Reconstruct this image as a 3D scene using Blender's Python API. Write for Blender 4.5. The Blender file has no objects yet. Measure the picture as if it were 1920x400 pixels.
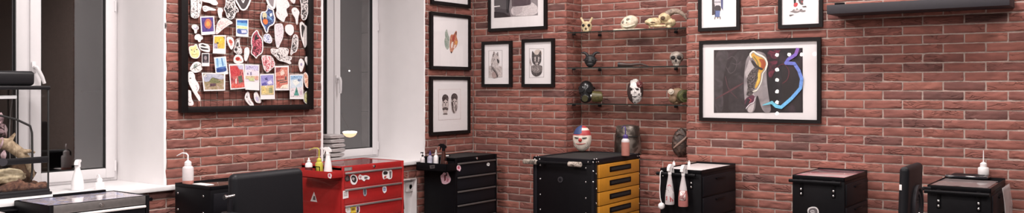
import bpy, bmesh, math, random
from mathutils import Vector, Matrix, noise
random.seed(7)
SC = bpy.context.scene
COL = SC.collection
PI = math.pi

# ---------------------------------------------------------------- camera / measuring helpers
F, HY = 1626.0, 164.0                       # focal length and horizon row, in 1920x400 pixels
CAM = Vector((5.05, -6.295, 1.5))
RT = Vector((0.80726, 0.59019)); FWD = Vector((-0.59019, 0.80726))
def ray(px, py):
    a = (px - 960) / F
    return Vector((a * RT.x + FWD.x, a * RT.y + FWD.y, (HY - py) / F))
def WA(px, py, off=0.0):                    # point on the window wall (plane x = off)
    d = ray(px, py); return CAM + d * ((off - CAM.x) / d.x)
def WB(px, py, off=0.0):                    # point on the niche wall (plane y = -off)
    d = ray(px, py); return CAM + d * ((-off - CAM.y) / d.y)
def HZ(px, py, z):                          # point at height z
    d = ray(px, py); return CAM + d * ((z - CAM.z) / d.z)

# ---------------------------------------------------------------- materials
MATS = {}
def nodes(name):
    m = bpy.data.materials.new(name); m.use_nodes = True
    nt = m.node_tree
    return m, nt, nt.nodes, nt.links, nt.nodes['Principled BSDF']
def lin(c):
    return tuple((x / 12.92 if x <= 0.04045 else ((x + 0.055) / 1.055) ** 2.4) for x in c)
def hexc(h):
    return lin(tuple(int(h[i:i + 2], 16) / 255 for i in (0, 2, 4)))
def mat(name, col, rough=0.5, metal=0.0, var=0.08, bump=0.0, scale=40.0, coat=0.0, trans=0.0, spec=.5, emit=0.0):
    if name in MATS: return MATS[name]
    m, nt, N, L, b = nodes(name); b.inputs['Specular IOR Level'].default_value = spec
    tc = N.new('ShaderNodeTexCoord'); nz = N.new('ShaderNodeTexNoise')
    nz.inputs['Scale'].default_value = scale; nz.inputs['Detail'].default_value = 4
    L.new(tc.outputs['Object'], nz.inputs['Vector'])
    rp = N.new('ShaderNodeValToRGB')
    rp.color_ramp.elements[0].position = .3; rp.color_ramp.elements[1].position = .7
    rp.color_ramp.elements[0].color = tuple(max(0, x * (1 - var)) for x in col) + (1,)
    rp.color_ramp.elements[1].color = tuple(min(1, x * (1 + var)) for x in col) + (1,)
    L.new(nz.outputs['Fac'], rp.inputs['Fac']); L.new(rp.outputs['Color'], b.inputs['Base Color'])
    b.inputs['Roughness'].default_value = rough; b.inputs['Metallic'].default_value = metal
    b.inputs['Coat Weight'].default_value = coat; b.inputs['Coat Roughness'].default_value = .05
    b.inputs['Transmission Weight'].default_value = trans
    if bump:
        bp = N.new('ShaderNodeBump'); bp.inputs['Strength'].default_value = bump; bp.inputs['Distance'].default_value = .004
        L.new(nz.outputs['Fac'], bp.inputs['Height']); L.new(bp.outputs['Normal'], b.inputs['Normal'])
    if emit:
        b.inputs['Emission Color'].default_value = tuple(col) + (1,); b.inputs['Emission Strength'].default_value = emit
    MATS[name] = m; return m
def paint(h, rough=.5):                      # flat printed / painted colour by hex
    return mat('print_' + h, hexc(h), rough, var=.20, scale=130)
def ramp_mat(name, stops, scale=60, detail=3, dist=0.8, rough=.5, kind='noise', stretch=(1, 1, 1)):
    if name in MATS: return MATS[name]
    m, nt, N, L, b = nodes(name)
    tc = N.new('ShaderNodeTexCoord'); mp = N.new('ShaderNodeMapping'); mp.inputs['Scale'].default_value = stretch
    L.new(tc.outputs['Object'], mp.inputs['Vector'])
    if kind == 'noise':
        t = N.new('ShaderNodeTexNoise'); t.inputs['Scale'].default_value = scale; t.inputs['Detail'].default_value = detail
        t.inputs['Distortion'].default_value = dist; out = t.outputs['Fac']
    elif kind == 'wave':
        t = N.new('ShaderNodeTexWave'); t.inputs['Scale'].default_value = scale; t.inputs['Distortion'].default_value = dist
        t.inputs['Detail'].default_value = detail; out = t.outputs['Fac']
    elif kind == 'vor':
        t = N.new('ShaderNodeTexVoronoi'); t.inputs['Scale'].default_value = scale; out = t.outputs['Distance']
    L.new(mp.outputs['Vector'], t.inputs['Vector'])
    rp = N.new('ShaderNodeValToRGB'); cr = rp.color_ramp
    while len(cr.elements) < len(stops): cr.elements.new(.5)
    for e, (p, h) in zip(cr.elements, stops):
        e.position = p; e.color = hexc(h) + (1,)
    L.new(out, rp.inputs['Fac']); L.new(rp.outputs['Color'], b.inputs['Base Color'])
    b.inputs['Roughness'].default_value = rough
    MATS[name] = m; return m
def pane(name, ior=1.5, tint=(1, 1, 1), rough=0.0):   # thin clear sheet: mirror share by Fresnel, the rest passes through
    if name in MATS: return MATS[name]
    m, nt, N, L, b = nodes(name); N.remove(b)
    out = N['Material Output']
    # Schlick reflectance from the angle to the surface, the same from both of its faces
    f0 = ((ior - 1) / (ior + 1)) ** 2
    ge = N.new('ShaderNodeNewGeometry'); dt = N.new('ShaderNodeVectorMath'); dt.operation = 'DOT_PRODUCT'
    L.new(ge.outputs['Normal'], dt.inputs[0]); L.new(ge.outputs['Incoming'], dt.inputs[1])
    ab = N.new('ShaderNodeMath'); ab.operation = 'ABSOLUTE'; L.new(dt.outputs['Value'], ab.inputs[0])
    om = N.new('ShaderNodeMath'); om.operation = 'SUBTRACT'; om.inputs[0].default_value = 1; L.new(ab.outputs[0], om.inputs[1])
    pw = N.new('ShaderNodeMath'); pw.operation = 'POWER'; pw.inputs[1].default_value = 5; L.new(om.outputs[0], pw.inputs[0])
    fr = N.new('ShaderNodeMath'); fr.operation = 'MULTIPLY_ADD'; fr.inputs[1].default_value = 1 - f0; fr.inputs[2].default_value = f0; L.new(pw.outputs[0], fr.inputs[0])
    tr = N.new('ShaderNodeBsdfTransparent'); tr.inputs['Color'].default_value = tuple(tint) + (1,)
    gl = N.new('ShaderNodeBsdfGlossy'); gl.inputs['Roughness'].default_value = rough
    mx = N.new('ShaderNodeMixShader')
    L.new(fr.outputs[0], mx.inputs[0]); L.new(tr.outputs[0], mx.inputs[1]); L.new(gl.outputs[0], mx.inputs[2])
    L.new(mx.outputs[0], out.inputs[0]); MATS[name] = m; return m
def film(name, col, alpha):                  # thin translucent plastic
    if name in MATS: return MATS[name]
    m, nt, N, L, b = nodes(name)
    b.inputs['Base Color'].default_value = tuple(col) + (1,); b.inputs['Roughness'].default_value = .25
    b.inputs['Alpha'].default_value = alpha; MATS[name] = m; return m

def brick_material():
    m, nt, N, L, b = nodes('red_hand_moulded_brick')
    geo = N.new('ShaderNodeNewGeometry'); tc = N.new('ShaderNodeTexCoord')
    sx = N.new('ShaderNodeSeparateXYZ'); L.new(tc.outputs['Object'], sx.inputs[0])
    ad = N.new('ShaderNodeMath'); ad.operation = 'ADD'; L.new(sx.outputs[0], ad.inputs[0]); L.new(sx.outputs[1], ad.inputs[1])
    rs = N.new('ShaderNodeMath'); rs.operation = 'MULTIPLY'; rs.inputs[1].default_value = 37.0
    L.new(geo.outputs['Random Per Island'], rs.inputs[0])
    cb = N.new('ShaderNodeCombineXYZ'); L.new(ad.outputs[0], cb.inputs[0]); L.new(sx.outputs[2], cb.inputs[1]); L.new(rs.outputs[0], cb.inputs[2])
    def noise_(scale3, sc, det, dist):
        mp = N.new('ShaderNodeMapping'); mp.inputs['Scale'].default_value = scale3; L.new(cb.outputs[0], mp.inputs[0])
        t = N.new('ShaderNodeTexNoise'); t.inputs['Scale'].default_value = sc; t.inputs['Detail'].default_value = det
        t.inputs['Distortion'].default_value = dist; L.new(mp.outputs[0], t.inputs['Vector']); return t.outputs['Fac']
    rp = N.new('ShaderNodeValToRGB'); cr = rp.color_ramp
    st = [(0, (.135, .060, .052)), (.06, (.170, .067, .056)), (.16, (.220, .080, .064)), (.55, (.255, .090, .069)), (.86, (.278, .099, .074)), (1, (.305, .114, .084))]
    while len(cr.elements) < len(st): cr.elements.new(.5)
    for e, (p, c) in zip(cr.elements, st): e.position = p; e.color = c + (1,)
    L.new(geo.outputs['Random Per Island'], rp.inputs[0])
    # mottling
    n1 = noise_((6, 14, 1), 1.6, 5, .6)
    r1 = N.new('ShaderNodeMapRange'); r1.inputs[1].default_value = .3; r1.inputs[2].default_value = .75; r1.inputs[3].default_value = .74; r1.inputs[4].default_value = 1.2
    L.new(n1, r1.inputs[0])
    # creases of the clay: shade put into the colour as thin dark lines where a stretched, distorted noise crosses its middle
    n2 = noise_((7, 26, 1), 1.0, 2.5, 1.2)
    sb = N.new('ShaderNodeMath'); sb.operation = 'SUBTRACT'; sb.inputs[1].default_value = .52; L.new(n2, sb.inputs[0])
    ab = N.new('ShaderNodeMath'); ab.operation = 'ABSOLUTE'; L.new(sb.outputs[0], ab.inputs[0])
    r2 = N.new('ShaderNodeMapRange'); r2.inputs[1].default_value = .0; r2.inputs[2].default_value = .055; L.new(ab.outputs[0], r2.inputs[0])
    gate = noise_((4, 9, 1), .9, 1, 0)
    r3 = N.new('ShaderNodeMapRange'); r3.inputs[1].default_value = .50; r3.inputs[2].default_value = .60; L.new(gate, r3.inputs[0])
    mxg = N.new('ShaderNodeMath'); mxg.operation = 'MAXIMUM'; L.new(r2.outputs[0], mxg.inputs[0])
    inv = N.new('ShaderNodeMath'); inv.operation = 'SUBTRACT'; inv.inputs[0].default_value = 1; L.new(r3.outputs[0], inv.inputs[1]); L.new(inv.outputs[0], mxg.inputs[1])
    r4 = N.new('ShaderNodeMapRange'); r4.inputs[3].default_value = .76; r4.inputs[4].default_value = 1; L.new(mxg.outputs[0], r4.inputs[0])
    mu = N.new('ShaderNodeMath'); mu.operation = 'MULTIPLY'; L.new(r1.outputs[0], mu.inputs[0]); L.new(r4.outputs[0], mu.inputs[1])
    vm = N.new('ShaderNodeVectorMath'); vm.operation = 'SCALE'; L.new(rp.outputs[0], vm.inputs[0]); L.new(mu.outputs[0], vm.inputs['Scale'])
    L.new(vm.outputs[0], b.inputs['Base Color'])
    b.inputs['Roughness'].default_value = .82
    n3 = noise_((40, 60, 1), 4, 4, 0)
    a2 = N.new('ShaderNodeMath'); a2.operation = 'MULTIPLY_ADD'; a2.inputs[1].default_value = .25; L.new(n3, a2.inputs[0]); L.new(mxg.outputs[0], a2.inputs[2])
    bp = N.new('ShaderNodeBump'); bp.inputs['Strength'].default_value = .8; bp.inputs['Distance'].default_value = .006
    L.new(a2.outputs[0], bp.inputs['Height']); L.new(bp.outputs['Normal'], b.inputs['Normal'])
    return m

BRICK = brick_material()
MORTAR = mat('mortar', (.42, .325, .285), .9, var=.15, bump=.5, scale=60)
PLASTER = mat('white_plaster', (.80, .775, .775), .7, var=.015, bump=.08, scale=9)
UPVC = mat('white_window_plastic', (.66, .64, .645), .3, var=.01)
SILLM = mat('white_sill', (.74, .72, .72), .35, var=.02)
BLACK = mat('black_powder_coat', (.0042, .0038, .0048), .42, var=.15, spec=.11)
BLACK2 = mat('black_satin_metal', (.009, .0085, .011), .48, var=.15, bump=.05, scale=200, spec=.15)
FRAMEB = mat('black_frame_wood', (.008, .006, .006), .45, var=.2, spec=.2)
GREYSH = mat('charcoal_lacquer', (.032, .029, .034), .55, var=.05, spec=.3)
RUBBER = mat('black_rubber', (.012, .012, .012), .7)
VINYL = mat('black_vinyl', (.009, .009, .011), .45, var=.1, bump=.12, scale=250, spec=.2)
CHROME = mat('chrome', (.75, .74, .74), .18, 1.0, var=.03)
ALU = mat('brushed_aluminium', (.55, .52, .51), .35, .85, var=.06)
STEEL = mat('grey_steel', (.19, .175, .17), .4, .55, var=.08)
RED = mat('red_enamel', (.36, .018, .018), .3, var=.06, coat=.3)
ORANGE = mat('orange_enamel', (.52, .22, .022), .4, var=.05)
WHITEP = mat('white_plastic', (.80, .77, .76), .35, var=.02)
MILKY = mat('milky_plastic', (.76, .72, .72), .4, var=.02)
PAPER = mat('white_card', (.74, .71, .71), .55, var=.01)
MATB = mat('white_mat_board', (.80, .765, .765), .7, var=.01)
BONE = ramp_mat('old_bone', [(.25, '7a6849'), (.45, 'bda983'), (.7, 'd6c5a0')], 40, 4, .6, .6)
BONEW = ramp_mat('white_bone', [(.25, '9d917c'), (.45, 'cabfa8'), (.7, 'dcd2bf')], 40, 4, .6, .6)
BONEG = ramp_mat('grey_bone', [(.3, '5d534b'), (.48, '8f847a'), (.75, 'aea49a')], 45, 4, .6, .6)
DARK = mat('dark_hollow', (.012, .009, .008), .8)  # dark colour on solid parts stands in for shade inside holes and slots
GLASS = pane('clear_glass', 1.38)
WGLASS = pane('double_glazing', 2.15)
SHELFG = pane('shelf_glass', 1.5, (.80, .84, .82))
SHELFE = mat('dark_glass_edge', (.012, .02, .018), .15)

# ---------------------------------------------------------------- mesh building
class MB:
    def __init__(s): s.v = []; s.f = []; s.m = []; s.X = Matrix.Identity(4)
    def add(s, vs, fs, m=0):
        b = len(s.v); s.v += [s.X @ Vector(v) for v in vs]
        for f in fs: s.f.append(tuple(b + i for i in f)); s.m.append(m)
        return s
    def box(s, x0, x1, y0, y1, z0, z1, bev=0.0, m=0, seg=2):
        bm = bmesh.new(); bmesh.ops.create_cube(bm, size=1)
        for v in bm.verts:
            v.co = Vector(((x0 + x1) / 2 + v.co.x * (x1 - x0), (y0 + y1) / 2 + v.co.y * (y1 - y0), (z0 + z1) / 2 + v.co.z * (z1 - z0)))
        if bev: bmesh.ops.bevel(bm, geom=bm.edges[:], offset=bev, segments=seg, affect='EDGES', profile=.5)
        bm.verts.index_update()
        s.add([v.co.copy() for v in bm.verts], [[v.index for v in f.verts] for f in bm.faces], m); bm.free(); return s
    def tube(s, pts, r, n=10, m=0, caps=True):
        P = [Vector(p) for p in pts]; R = r if isinstance(r, (list, tuple)) else [r] * len(P)
        vs, fs = [], []
        t = (P[1] - P[0]).normalized(); up = Vector((0, 0, 1)) if abs(t.z) < .9 else Vector((1, 0, 0))
        a = t.cross(up).normalized()
        for i, p in enumerate(P):
            t = (P[min(i + 1, len(P) - 1)] - P[max(i - 1, 0)]).normalized()
            a = (a - t * a.dot(t)).normalized(); bb = t.cross(a)
            for k in range(n):
                w = 2 * PI * k / n; vs.append(p + (a * math.cos(w) + bb * math.sin(w)) * R[i])
        for i in range(len(P) - 1):
            for k in range(n): fs.append((i * n + k, i * n + (k + 1) % n, (i + 1) * n + (k + 1) % n, (i + 1) * n + k))
        if caps: fs.append(tuple(range(n))); fs.append(tuple((len(P) - 1) * n + k for k in range(n)))
        return s.add(vs, fs, m)
    def cyl(s, p0, p1, r0, r1=None, n=20, m=0): return s.tube([p0, p1], [r0, r0 if r1 is None else r1], n, m)
    def lathe(s, prof, c=(0, 0, 0), n=24, m=0, sx=1, sy=1):
        vs, fs = [], []
        for r, z in prof:
            for k in range(n):
                w = 2 * PI * k / n; vs.append((c[0] + r * sx * math.cos(w), c[1] + r * sy * math.sin(w), c[2] + z))
        for i in range(len(prof) - 1):
            for k in range(n): fs.append((i * n + k, i * n + (k + 1) % n, (i + 1) * n + (k + 1) % n, (i + 1) * n + k))
        fs.append(tuple(range(n))); fs.append(tuple((len(prof) - 1) * n + k for k in range(n)))
        return s.add(vs, fs, m)
    def prism(s, pts, ext, m=0):
        n = len(pts); e = Vector(ext); P = [Vector(p) for p in pts]
        return s.add(P + [p + e for p in P], [tuple(range(n)), tuple(range(2 * n - 1, n - 1, -1))] + [(i, (i + 1) % n, n + (i + 1) % n, n + i) for i in range(n)], m)
    def ell(s, c, r, n=20, k=14, fn=None, m=0, rot=None):
        vs, fs = [], []
        R = rot or Matrix.Identity(3)
        for j in range(k + 1):
            th = PI * j / k
            for i in range(n):
                w = 2 * PI * i / n; d = Vector((math.sin(th) * math.cos(w), math.sin(th) * math.sin(w), math.cos(th)))
                g = fn(d) if fn else 1.0
                vs.append(Vector(c) + R @ Vector((d.x * r[0] * g, d.y * r[1] * g, d.z * r[2] * g)))
        for j in range(k):
            for i in range(n): fs.append((j * n + i, j * n + (i + 1) % n, (j + 1) * n + (i + 1) % n, (j + 1) * n + i))
        return s.add(vs, fs, m)
    def build(s, name, mats, parent=None, sharp=35, origin=None, weld=True):
        me = bpy.data.meshes.new(name)
        o0 = Vector(origin) if origin is not None else Vector((0, 0, 0))
        me.from_pydata([v - o0 for v in s.v], [], s.f)
        if not isinstance(mats, (list, tuple)): mats = [mats]
        for mm in mats: me.materials.append(mm)
        me.polygons.foreach_set('material_index', s.m)
        bm = bmesh.new(); bm.from_mesh(me)
        if weld: bmesh.ops.remove_doubles(bm, verts=bm.verts, dist=1e-6)
        bmesh.ops.recalc_face_normals(bm, faces=bm.faces)
        bm.to_mesh(me); bm.free()
        me.polygons.foreach_set('use_smooth', [True] * len(me.polygons))
        me.set_sharp_from_angle(angle=math.radians(sharp))
        o = bpy.data.objects.new(name, me); COL.objects.link(o); o.location = o0
        if parent: o.parent = parent
        return o
def bumps(base, bl):
    bl = [(Vector(d).normalized(), a, w) for d, a, w in bl]
    def fn(d):
        return base + sum(a * math.exp(-((d - q).length / w) ** 2) for q, a, w in bl)
    return fn
def tag(o, label, cat, group=None, kind=None):
    if label: o['label'] = label
    if cat: o['category'] = cat
    if group: o['group'] = group
    if kind: o['kind'] = kind
    return o
def thing(name, label, cat, loc=(0, 0, 0), rz=0.0, group=None):
    o = bpy.data.objects.new(name, None); o.empty_display_size = .05; COL.objects.link(o)
    o.location = loc; o.rotation_euler = (0, 0, rz); return tag(o, label, cat, group)
def struct(name, mb, mats, parent=None, **k):
    o = mb.build(name, mats, parent, **k)
    if not parent: o['kind'] = 'structure'
    return o

# ---------------------------------------------------------------- brickwork
PZ, Z0 = 0.0625, 1.539 - 24 * 0.0625         # course height and the bed joint nearest the floor
def brick_field(mb, org, u, n, u0, u1, z0, z1, phase, ragged=0.004):
    """Individual bricks over the rectangle u0..u1, z0..z1 of a wall through org, facing n."""
    org, u, n = Vector(org), Vector(u), Vector(n)
    k0 = int(math.floor((z0 - Z0) / PZ)) - 1
    for k in range(k0, k0 + 80):
        a0, a1 = Z0 + k * PZ + .005, Z0 + (k + 1) * PZ - .005
        if a0 >= z1 - .008: break
        if a1 <= z0 + .008: continue
        v0, v1 = max(a0, z0), min(a1, z1)
        ph = phase + (.125 if k % 2 else 0)
        j = math.floor((u0 - ph) / .25)
        while True:
            b0, b1 = ph + j * .25 + .005, ph + (j + 1) * .25 - .005; j += 1
            if b0 >= u1 - .012: break
            if b1 <= u0 + .012: continue
            b0, b1 = max(b0, u0 + random.uniform(0, ragged)), min(b1, u1 - random.uniform(0, ragged))
            if u1 - b1 < .012: b1 = u1 - random.uniform(-.002, ragged)
            if b0 - u0 < .012: b0 = u0 + random.uniform(-.002, ragged)
            one_brick(mb, org, u, n, b0, b1, v0, v1)
def one_brick(mb, org, u, n, b0, b1, v0, v1):
    L, H = b1 - b0, v1 - v0
    nu, nv = max(3, int(L / .0125)), 6
    seed = Vector((random.uniform(0, 99), random.uniform(0, 99), 0)); seed2 = Vector((random.uniform(0, 99), random.uniform(0, 99), 7))
    tilt = random.uniform(-.0015, .0015); lift = random.uniform(-.0015, .0015); skew = random.uniform(-.0015, .0015)
    fold = random.choice((0, .4, .7, 1, 1)) * .0042; slope = random.uniform(-.35, .35)
    vs, fs = [], []
    W, Hn = nu + 1, nv + 1
    for j in range(Hn):
        for i in range(W):
            s, t = i / nu, j / nv
            q = Vector((s * L * 18, t * H * 45, 0)) + seed
            edge = (i in (0, nu)) or (j in (0, nv))
            du = noise.noise(q * .9) * .0022 if edge else 0; dv = noise.noise(q * .9 + Vector((9, 3, 5))) * .0024 if edge else 0
            d = noise.noise(q) * .0024 + noise.noise(q * Vector((.5, 1.6, 1)).x) * .001 + tilt * (t - .5) * 2 + lift
            if fold:                             # folds of the hand-thrown clay
                x_, z_ = s * L, t * H + slope * s * L * .4
                f_ = noise.noise(Vector((x_ * 11, z_ * 42, 0)) + seed2)
                g_ = max(0, min(1, (noise.noise(Vector((x_ * 9, 0, 3)) + seed2) + .12) * 4))
                d -= fold * g_ * max(0, 1 - abs(f_) / .16) - fold * .35 * g_ * (f_ > .16)
            d = min(.0035, d)
            if edge: d -= .0035
            vs.append(org + u * (b0 + s * L + du) + Vector((0, 0, v0 + t * H + dv + skew * (s - .5) * 2)) + n * d)
    for j in range(nv):
        for i in range(nu): fs.append((j * W + i, j * W + i + 1, (j + 1) * W + i + 1, (j + 1) * W + i))
    ring = [i for i in range(W)] + [j * W + nu for j in range(1, Hn)] + [nv * W + i for i in range(nu - 1, -1, -1)] + [j * W for j in range(nv - 1, 0, -1)]
    base = len(vs); vs += [vs[r] - n * .014 for r in ring]
    m = len(ring)
    for a in range(m): fs.append((ring[a], base + a, base + (a + 1) % m, ring[(a + 1) % m]))
    mb.add(vs, fs, 0)

H_ROOM = 3.3
SILL_Z = .875
W1 = (-4.29, -3.142); W2 = (-1.83, -.68); WTOP = 2.62; WX = -.54
A_O, A_U, A_N = (0, 0, 0), (0, 1, 0), (1, 0, 0)
B_O, B_U, B_N = (0, 0, 0), (1, 0, 0), (0, -1, 0)
REC = (-1.72, -.775, .05, .718)               # plastered recess under the second sill

mb = MB()
J = .0075                                    # mortar lies this far behind the brick faces
def back(y0, y1, z0, z1): mb.box(-.62, -J, y0, y1, z0, z1, m=1)
BT = 2.79
ya = -7.6
back(ya, W1[0], 0, H_ROOM); back(W1[1], W2[0], 0, H_ROOM); back(W2[1], 0, 0, H_ROOM)
back(W1[0], W1[1], 0, SILL_Z - .035); back(W1[0], W1[1], WTOP, H_ROOM); back(W2[0], W2[1], WTOP, H_ROOM)
mb.box(-.62, -.07, REC[0], REC[1], 0, SILL_Z - .035, m=1)
mb.box(-.62, -J, W2[0], REC[0], 0, SILL_Z - .035, m=1); mb.box(-.62, -J, REC[1], W2[1], 0, SILL_Z - .035, m=1)
mb.box(-.62, -J, REC[0], REC[1], REC[3], SILL_Z - .035, m=1)
PA = 0.0
brick_field(mb, A_O, A_U, A_N, -5.6, W1[0], 0, BT, PA)
brick_field(mb, A_O, A_U, A_N, W1[1], W2[0], SILL_Z - .035, BT, PA)
brick_field(mb, A_O, A_U, A_N, W2[1], -.002, SILL_Z - .035, BT, PA)
brick_field(mb, A_O, A_U, A_N, W1[0], REC[0], 0, SILL_Z - .037, PA)
brick_field(mb, A_O, A_U, A_N, REC[0], REC[1], REC[3], SILL_Z - .037, PA)
brick_field(mb, A_O, A_U, A_N, REC[1], -.002, 0, SILL_Z - .037, PA)
brick_field(mb, A_O, A_U, A_N, W1[0], W1[1], WTOP, BT, PA)
brick_field(mb, A_O, A_U, A_N, W2[0], W2[1], WTOP, BT, PA)
struct('wall_left', mb, [BRICK, MORTAR], weld=False)

NX0, NX1, ND, NZ = 1.027, 2.141, .25, .938
mb = MB()
mb.box(-.62, NX0 - J, J, .55, 0, H_ROOM, m=1); mb.box(NX1 + J, 10, J, .55, 0, H_ROOM, m=1)
mb.box(NX0 - J, NX1 + J, J, .55, 0, NZ - J, m=1); mb.box(NX0 - J, NX1 + J, ND + J, .55, NZ - J, H_ROOM, m=1)
brick_field(mb, B_O, B_U, B_N, .002, NX0, 0, BT, .025)
brick_field(mb, B_O, B_U, B_N, NX1, 6.2, 0, BT, .094)
brick_field(mb, B_O, B_U, B_N, NX0, NX1, 0, NZ, .06)
brick_field(mb, (0, ND, 0), B_U, B_N, NX0, NX1, NZ, BT, .10)
brick_field(mb, (NX0, 0, 0), (0, 1, 0), (1, 0, 0), 0, ND, NZ, BT, .0)
brick_field(mb, (NX1, 0, 0), (0, -1, 0), (-1, 0, 0), -ND, 0, NZ, BT, .0)
# ledge: headers laid flat on the niche floor
for i in range(5):
    x = NX0 + .004 + i * .2215
    x1 = min(x + .212, NX1 - .003)
    bm = MB(); mb.box(x, x1, -.002, .12, NZ - .02, NZ + random.uniform(-.001, .002), .003, 0); mb.box(x + .02 if i else x, x1, .13, ND - .002, NZ - .02, NZ + random.uniform(-.001, .002), .003, 0)
struct('wall_back', mb, [BRICK, MORTAR], weld=False)

floorm = ramp_mat('grey_floor_tiles', [(.3, '6f6a68'), (.7, '817b78')], 6, 4, .4, .35)
struct('floor', MB().box(-.62, 10, -7.6, .55, -.1, 0), floorm)
struct('ceiling', MB().box(-.62, 10, -7.6, .55, H_ROOM, H_ROOM + .1), mat('white_ceiling', (.8, .78, .77), .8, var=.02))
TAUPE = mat('taupe_wall_paint', (.38, .32, .30), .8, var=.05)
DARKW = mat('charcoal_wall_paint', (.035, .03, .03), .8, var=.1)
mbx = MB().box(10, 10.2, -7.6, .55, 0, 1.98, m=0).box(10, 10.2, -7.6, .55, 1.98, 2.16, m=1).box(10, 10.2, -7.6, .55, 2.16, 2.4, m=0).box(10, 10.2, -7.6, .55, 2.4, H_ROOM, m=1)
struct('wall_right', mbx, [DARKW, TAUPE])
struct('wall_front', MB().box(-.62, 10.2, -7.8, -7.6, 0, H_ROOM), DARKW)

# plaster lining of the window openings (reveals and head) and the sills
def reveals(name, y0, y1):
    m = MB()
    m.box(WX - .07, .004, y1 - .006, y1 + .004, SILL_Z - .03, WTOP); m.box(WX - .07, .004, y0 - .004, y0 + .006, SILL_Z - .03, WTOP)
    m.box(WX - .07, .004, y0 - .004, y1 + .004, WTOP - .006, WTOP + .004)
    # ragged plaster lip lapping the brick edge
    for yy, sgn in ((y1, 1), (y0, -1)):
        pts = []
        n = 60
        zz = [SILL_Z + (WTOP - SILL_Z) * i / n for i in range(n + 1)]
        outer = [yy + sgn * (.010 + .007 * noise.noise(Vector((z * 14, yy * 7, 0)))) for z in zz]
        for i in range(n):
            a = [(.0045, yy - sgn * .001, zz[i]), (.0045, outer[i], zz[i]), (.0045, outer[i + 1], zz[i + 1]), (.0045, yy - sgn * .001, zz[i + 1])]
            m.prism(a, (-.012, 0, 0))
    struct(name, m, PLASTER)
reveals('trim_1', *W1); reveals('trim_2', *W2)
m = MB(); m.box(-.068, -.063, REC[0] + .002, REC[1] - .002, .05, REC[3]); m.box(-.068, .001, REC[1] - .004, REC[1] + .003, .05, REC[3]); m.box(-.068, .001, REC[0], REC[1], REC[3] - .004, REC[3])
m.box(-.068, .001, REC[0] - .002, REC[0] + .004, .05, REC[3])
struct('trim_3', m, PLASTER)
for i, (a, b, e) in enumerate(((W1[0], W1[1], .083), (W2[0], W2[1], .03))):
    m = MB(); m.box(WX - .02, .002, a + .0065, b - .0065, SILL_Z - .034, SILL_Z, .002); m.box(.001, .035, a - e, b + e, SILL_Z - .034, SILL_Z, .006, seg=3)
    struct('trim_%d' % (4 + i), m, SILLM)

# ---------------------------------------------------------------- windows
def window(num, y0, y1, mid):
    root = bpy.data.objects.new('window_%d' % num, None); COL.objects.link(root); root.location = (WX, (y0 + y1) / 2, SILL_Z); root['kind'] = 'structure'
    w = (y1 - y0) / 2 - .006; zt = WTOP - SILL_Z - .006
    f = MB()
    def rect(fm, a, b, z0, z1, t, x0, x1, bev=.006):
        fm.box(x0, x1, a, a + t, z0, z1, bev); fm.box(x0, x1, b - t, b, z0, z1, bev); fm.box(x0, x1, a + t - .004, b - t + .004, z0, z0 + t, bev); fm.box(x0, x1, a + t - .004, b - t + .004, z1 - t, z1, bev)
    rect(f, -w + .001, w - .001, .001, zt - .001, .045, -.07, -.004)
    f.box(-.07, -.004, mid - .035, mid + .035, .04, zt - .04, .004)
    f.build('window_frame', UPVC, root)
    for a, b in ((-w + .02, mid - .008), (mid + .008, w - .02)):
        s = MB(); rect(s, a, b, .02, zt - .02, .068, -.05, .012, .009)
        sash = s.build('sash', UPVC, root)
        g = MB(); rect(g, a + .064, b - .064, .084, zt - .084, .008, -.02, .006, .001); g.build('gasket', RUBBER, sash)
        g = MB(); g.box(-.016, -.012, a + .066, b - .066, .086, zt - .086); g.build('pane', WGLASS, sash)
    # lever handle on the middle stile of the far sash
    h = MB(); hz = .70
    if num == 1:
        h.box(.012, .026, .012, .040, hz + .015, hz + .085, .006); h.cyl((.02, .026, hz + .05), (.05, .026, hz + .05), .011, n=12)
        h.tube([(.05, .024, hz + .055), (.055, .035, hz + .035), (.055, .058, hz - .01), (.05, .075, hz - .05)], [.012, .013, .012, .010], 10)
    else:
        h.box(.012, .026, .014, .042, hz - .04, hz + .03, .006); h.cyl((.02, .028, hz), (.05, .028, hz), .011, n=12)
        h.tube([(.05, .028, hz + .01), (.058, .032, hz - .02), (.055, .036, hz - .10), (.05, .036, hz - .125)], [.012, .012, .010, .009], 10)
    h.v = [v + Vector((0, mid, 0)) for v in h.v]; h.build('window_handle', UPVC, root)
    hg = MB()
    for zc in (.10, 1.17): hg.cyl((.012, w - .024, zc - .035), (.012, w - .024, zc + .035), .008, n=10)
    hg.build('hinge', UPVC, root)
window(1, *W1, -.012); window(2, *W2, .024)

# outside: facade across the street and two lamps
fac = ramp_mat('dark_street_facade', [(.35, '0f0c0c'), (.65, '1d1817')], 1.2, 4, .5, .9)
struct('wall_exterior', MB().box(-7.2, -7, -12, 12, -1, 8), fac)
mb = MB()
for k in range(9): mb.box(-.775, -.66, W2[1] + .004, W2[1] + .06, .2 + k * .36, .555 + k * .36, .006)
struct('trim_9', mb, ramp_mat('grey_reveal_stone', [(.3, '6f6866'), (.7, '8d8583')], 12, 4, .4, .9))
ROOTL = thing('outdoor_pendant_lamp', 'glowing bowl lamp seen through the window behind the towels', 'street lamp', tuple(WA(656, 247, -1.6)))
m = MB(); m.lathe([(.001, -.062), (.035, -.055), (.062, -.035), (.072, -.014)], n=28); m.build('lamp_bowl', mat('warm_lamp_glass', (1, .66, .36), .4, emit=1.5), ROOTL); MB().lathe([(.070, -.012), (.074, -.004), (.06, .003), (.001, .004)], n=28).build('lamp_top', mat('bright_lamp_glass', (1, .93, .82), .4, emit=6.0), ROOTL)
m = MB(); m.lathe([(.02, .006), (.022, .010), (.015, .022), (.012, .03)], n=28); m.cyl((0, 0, .02), (-.3, 0, .4), .008); m.cyl((-.3, 0, .4), (-5.4, 0, .4), .012); m.build('lamp_bracket', BLACK, ROOTL)

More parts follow.
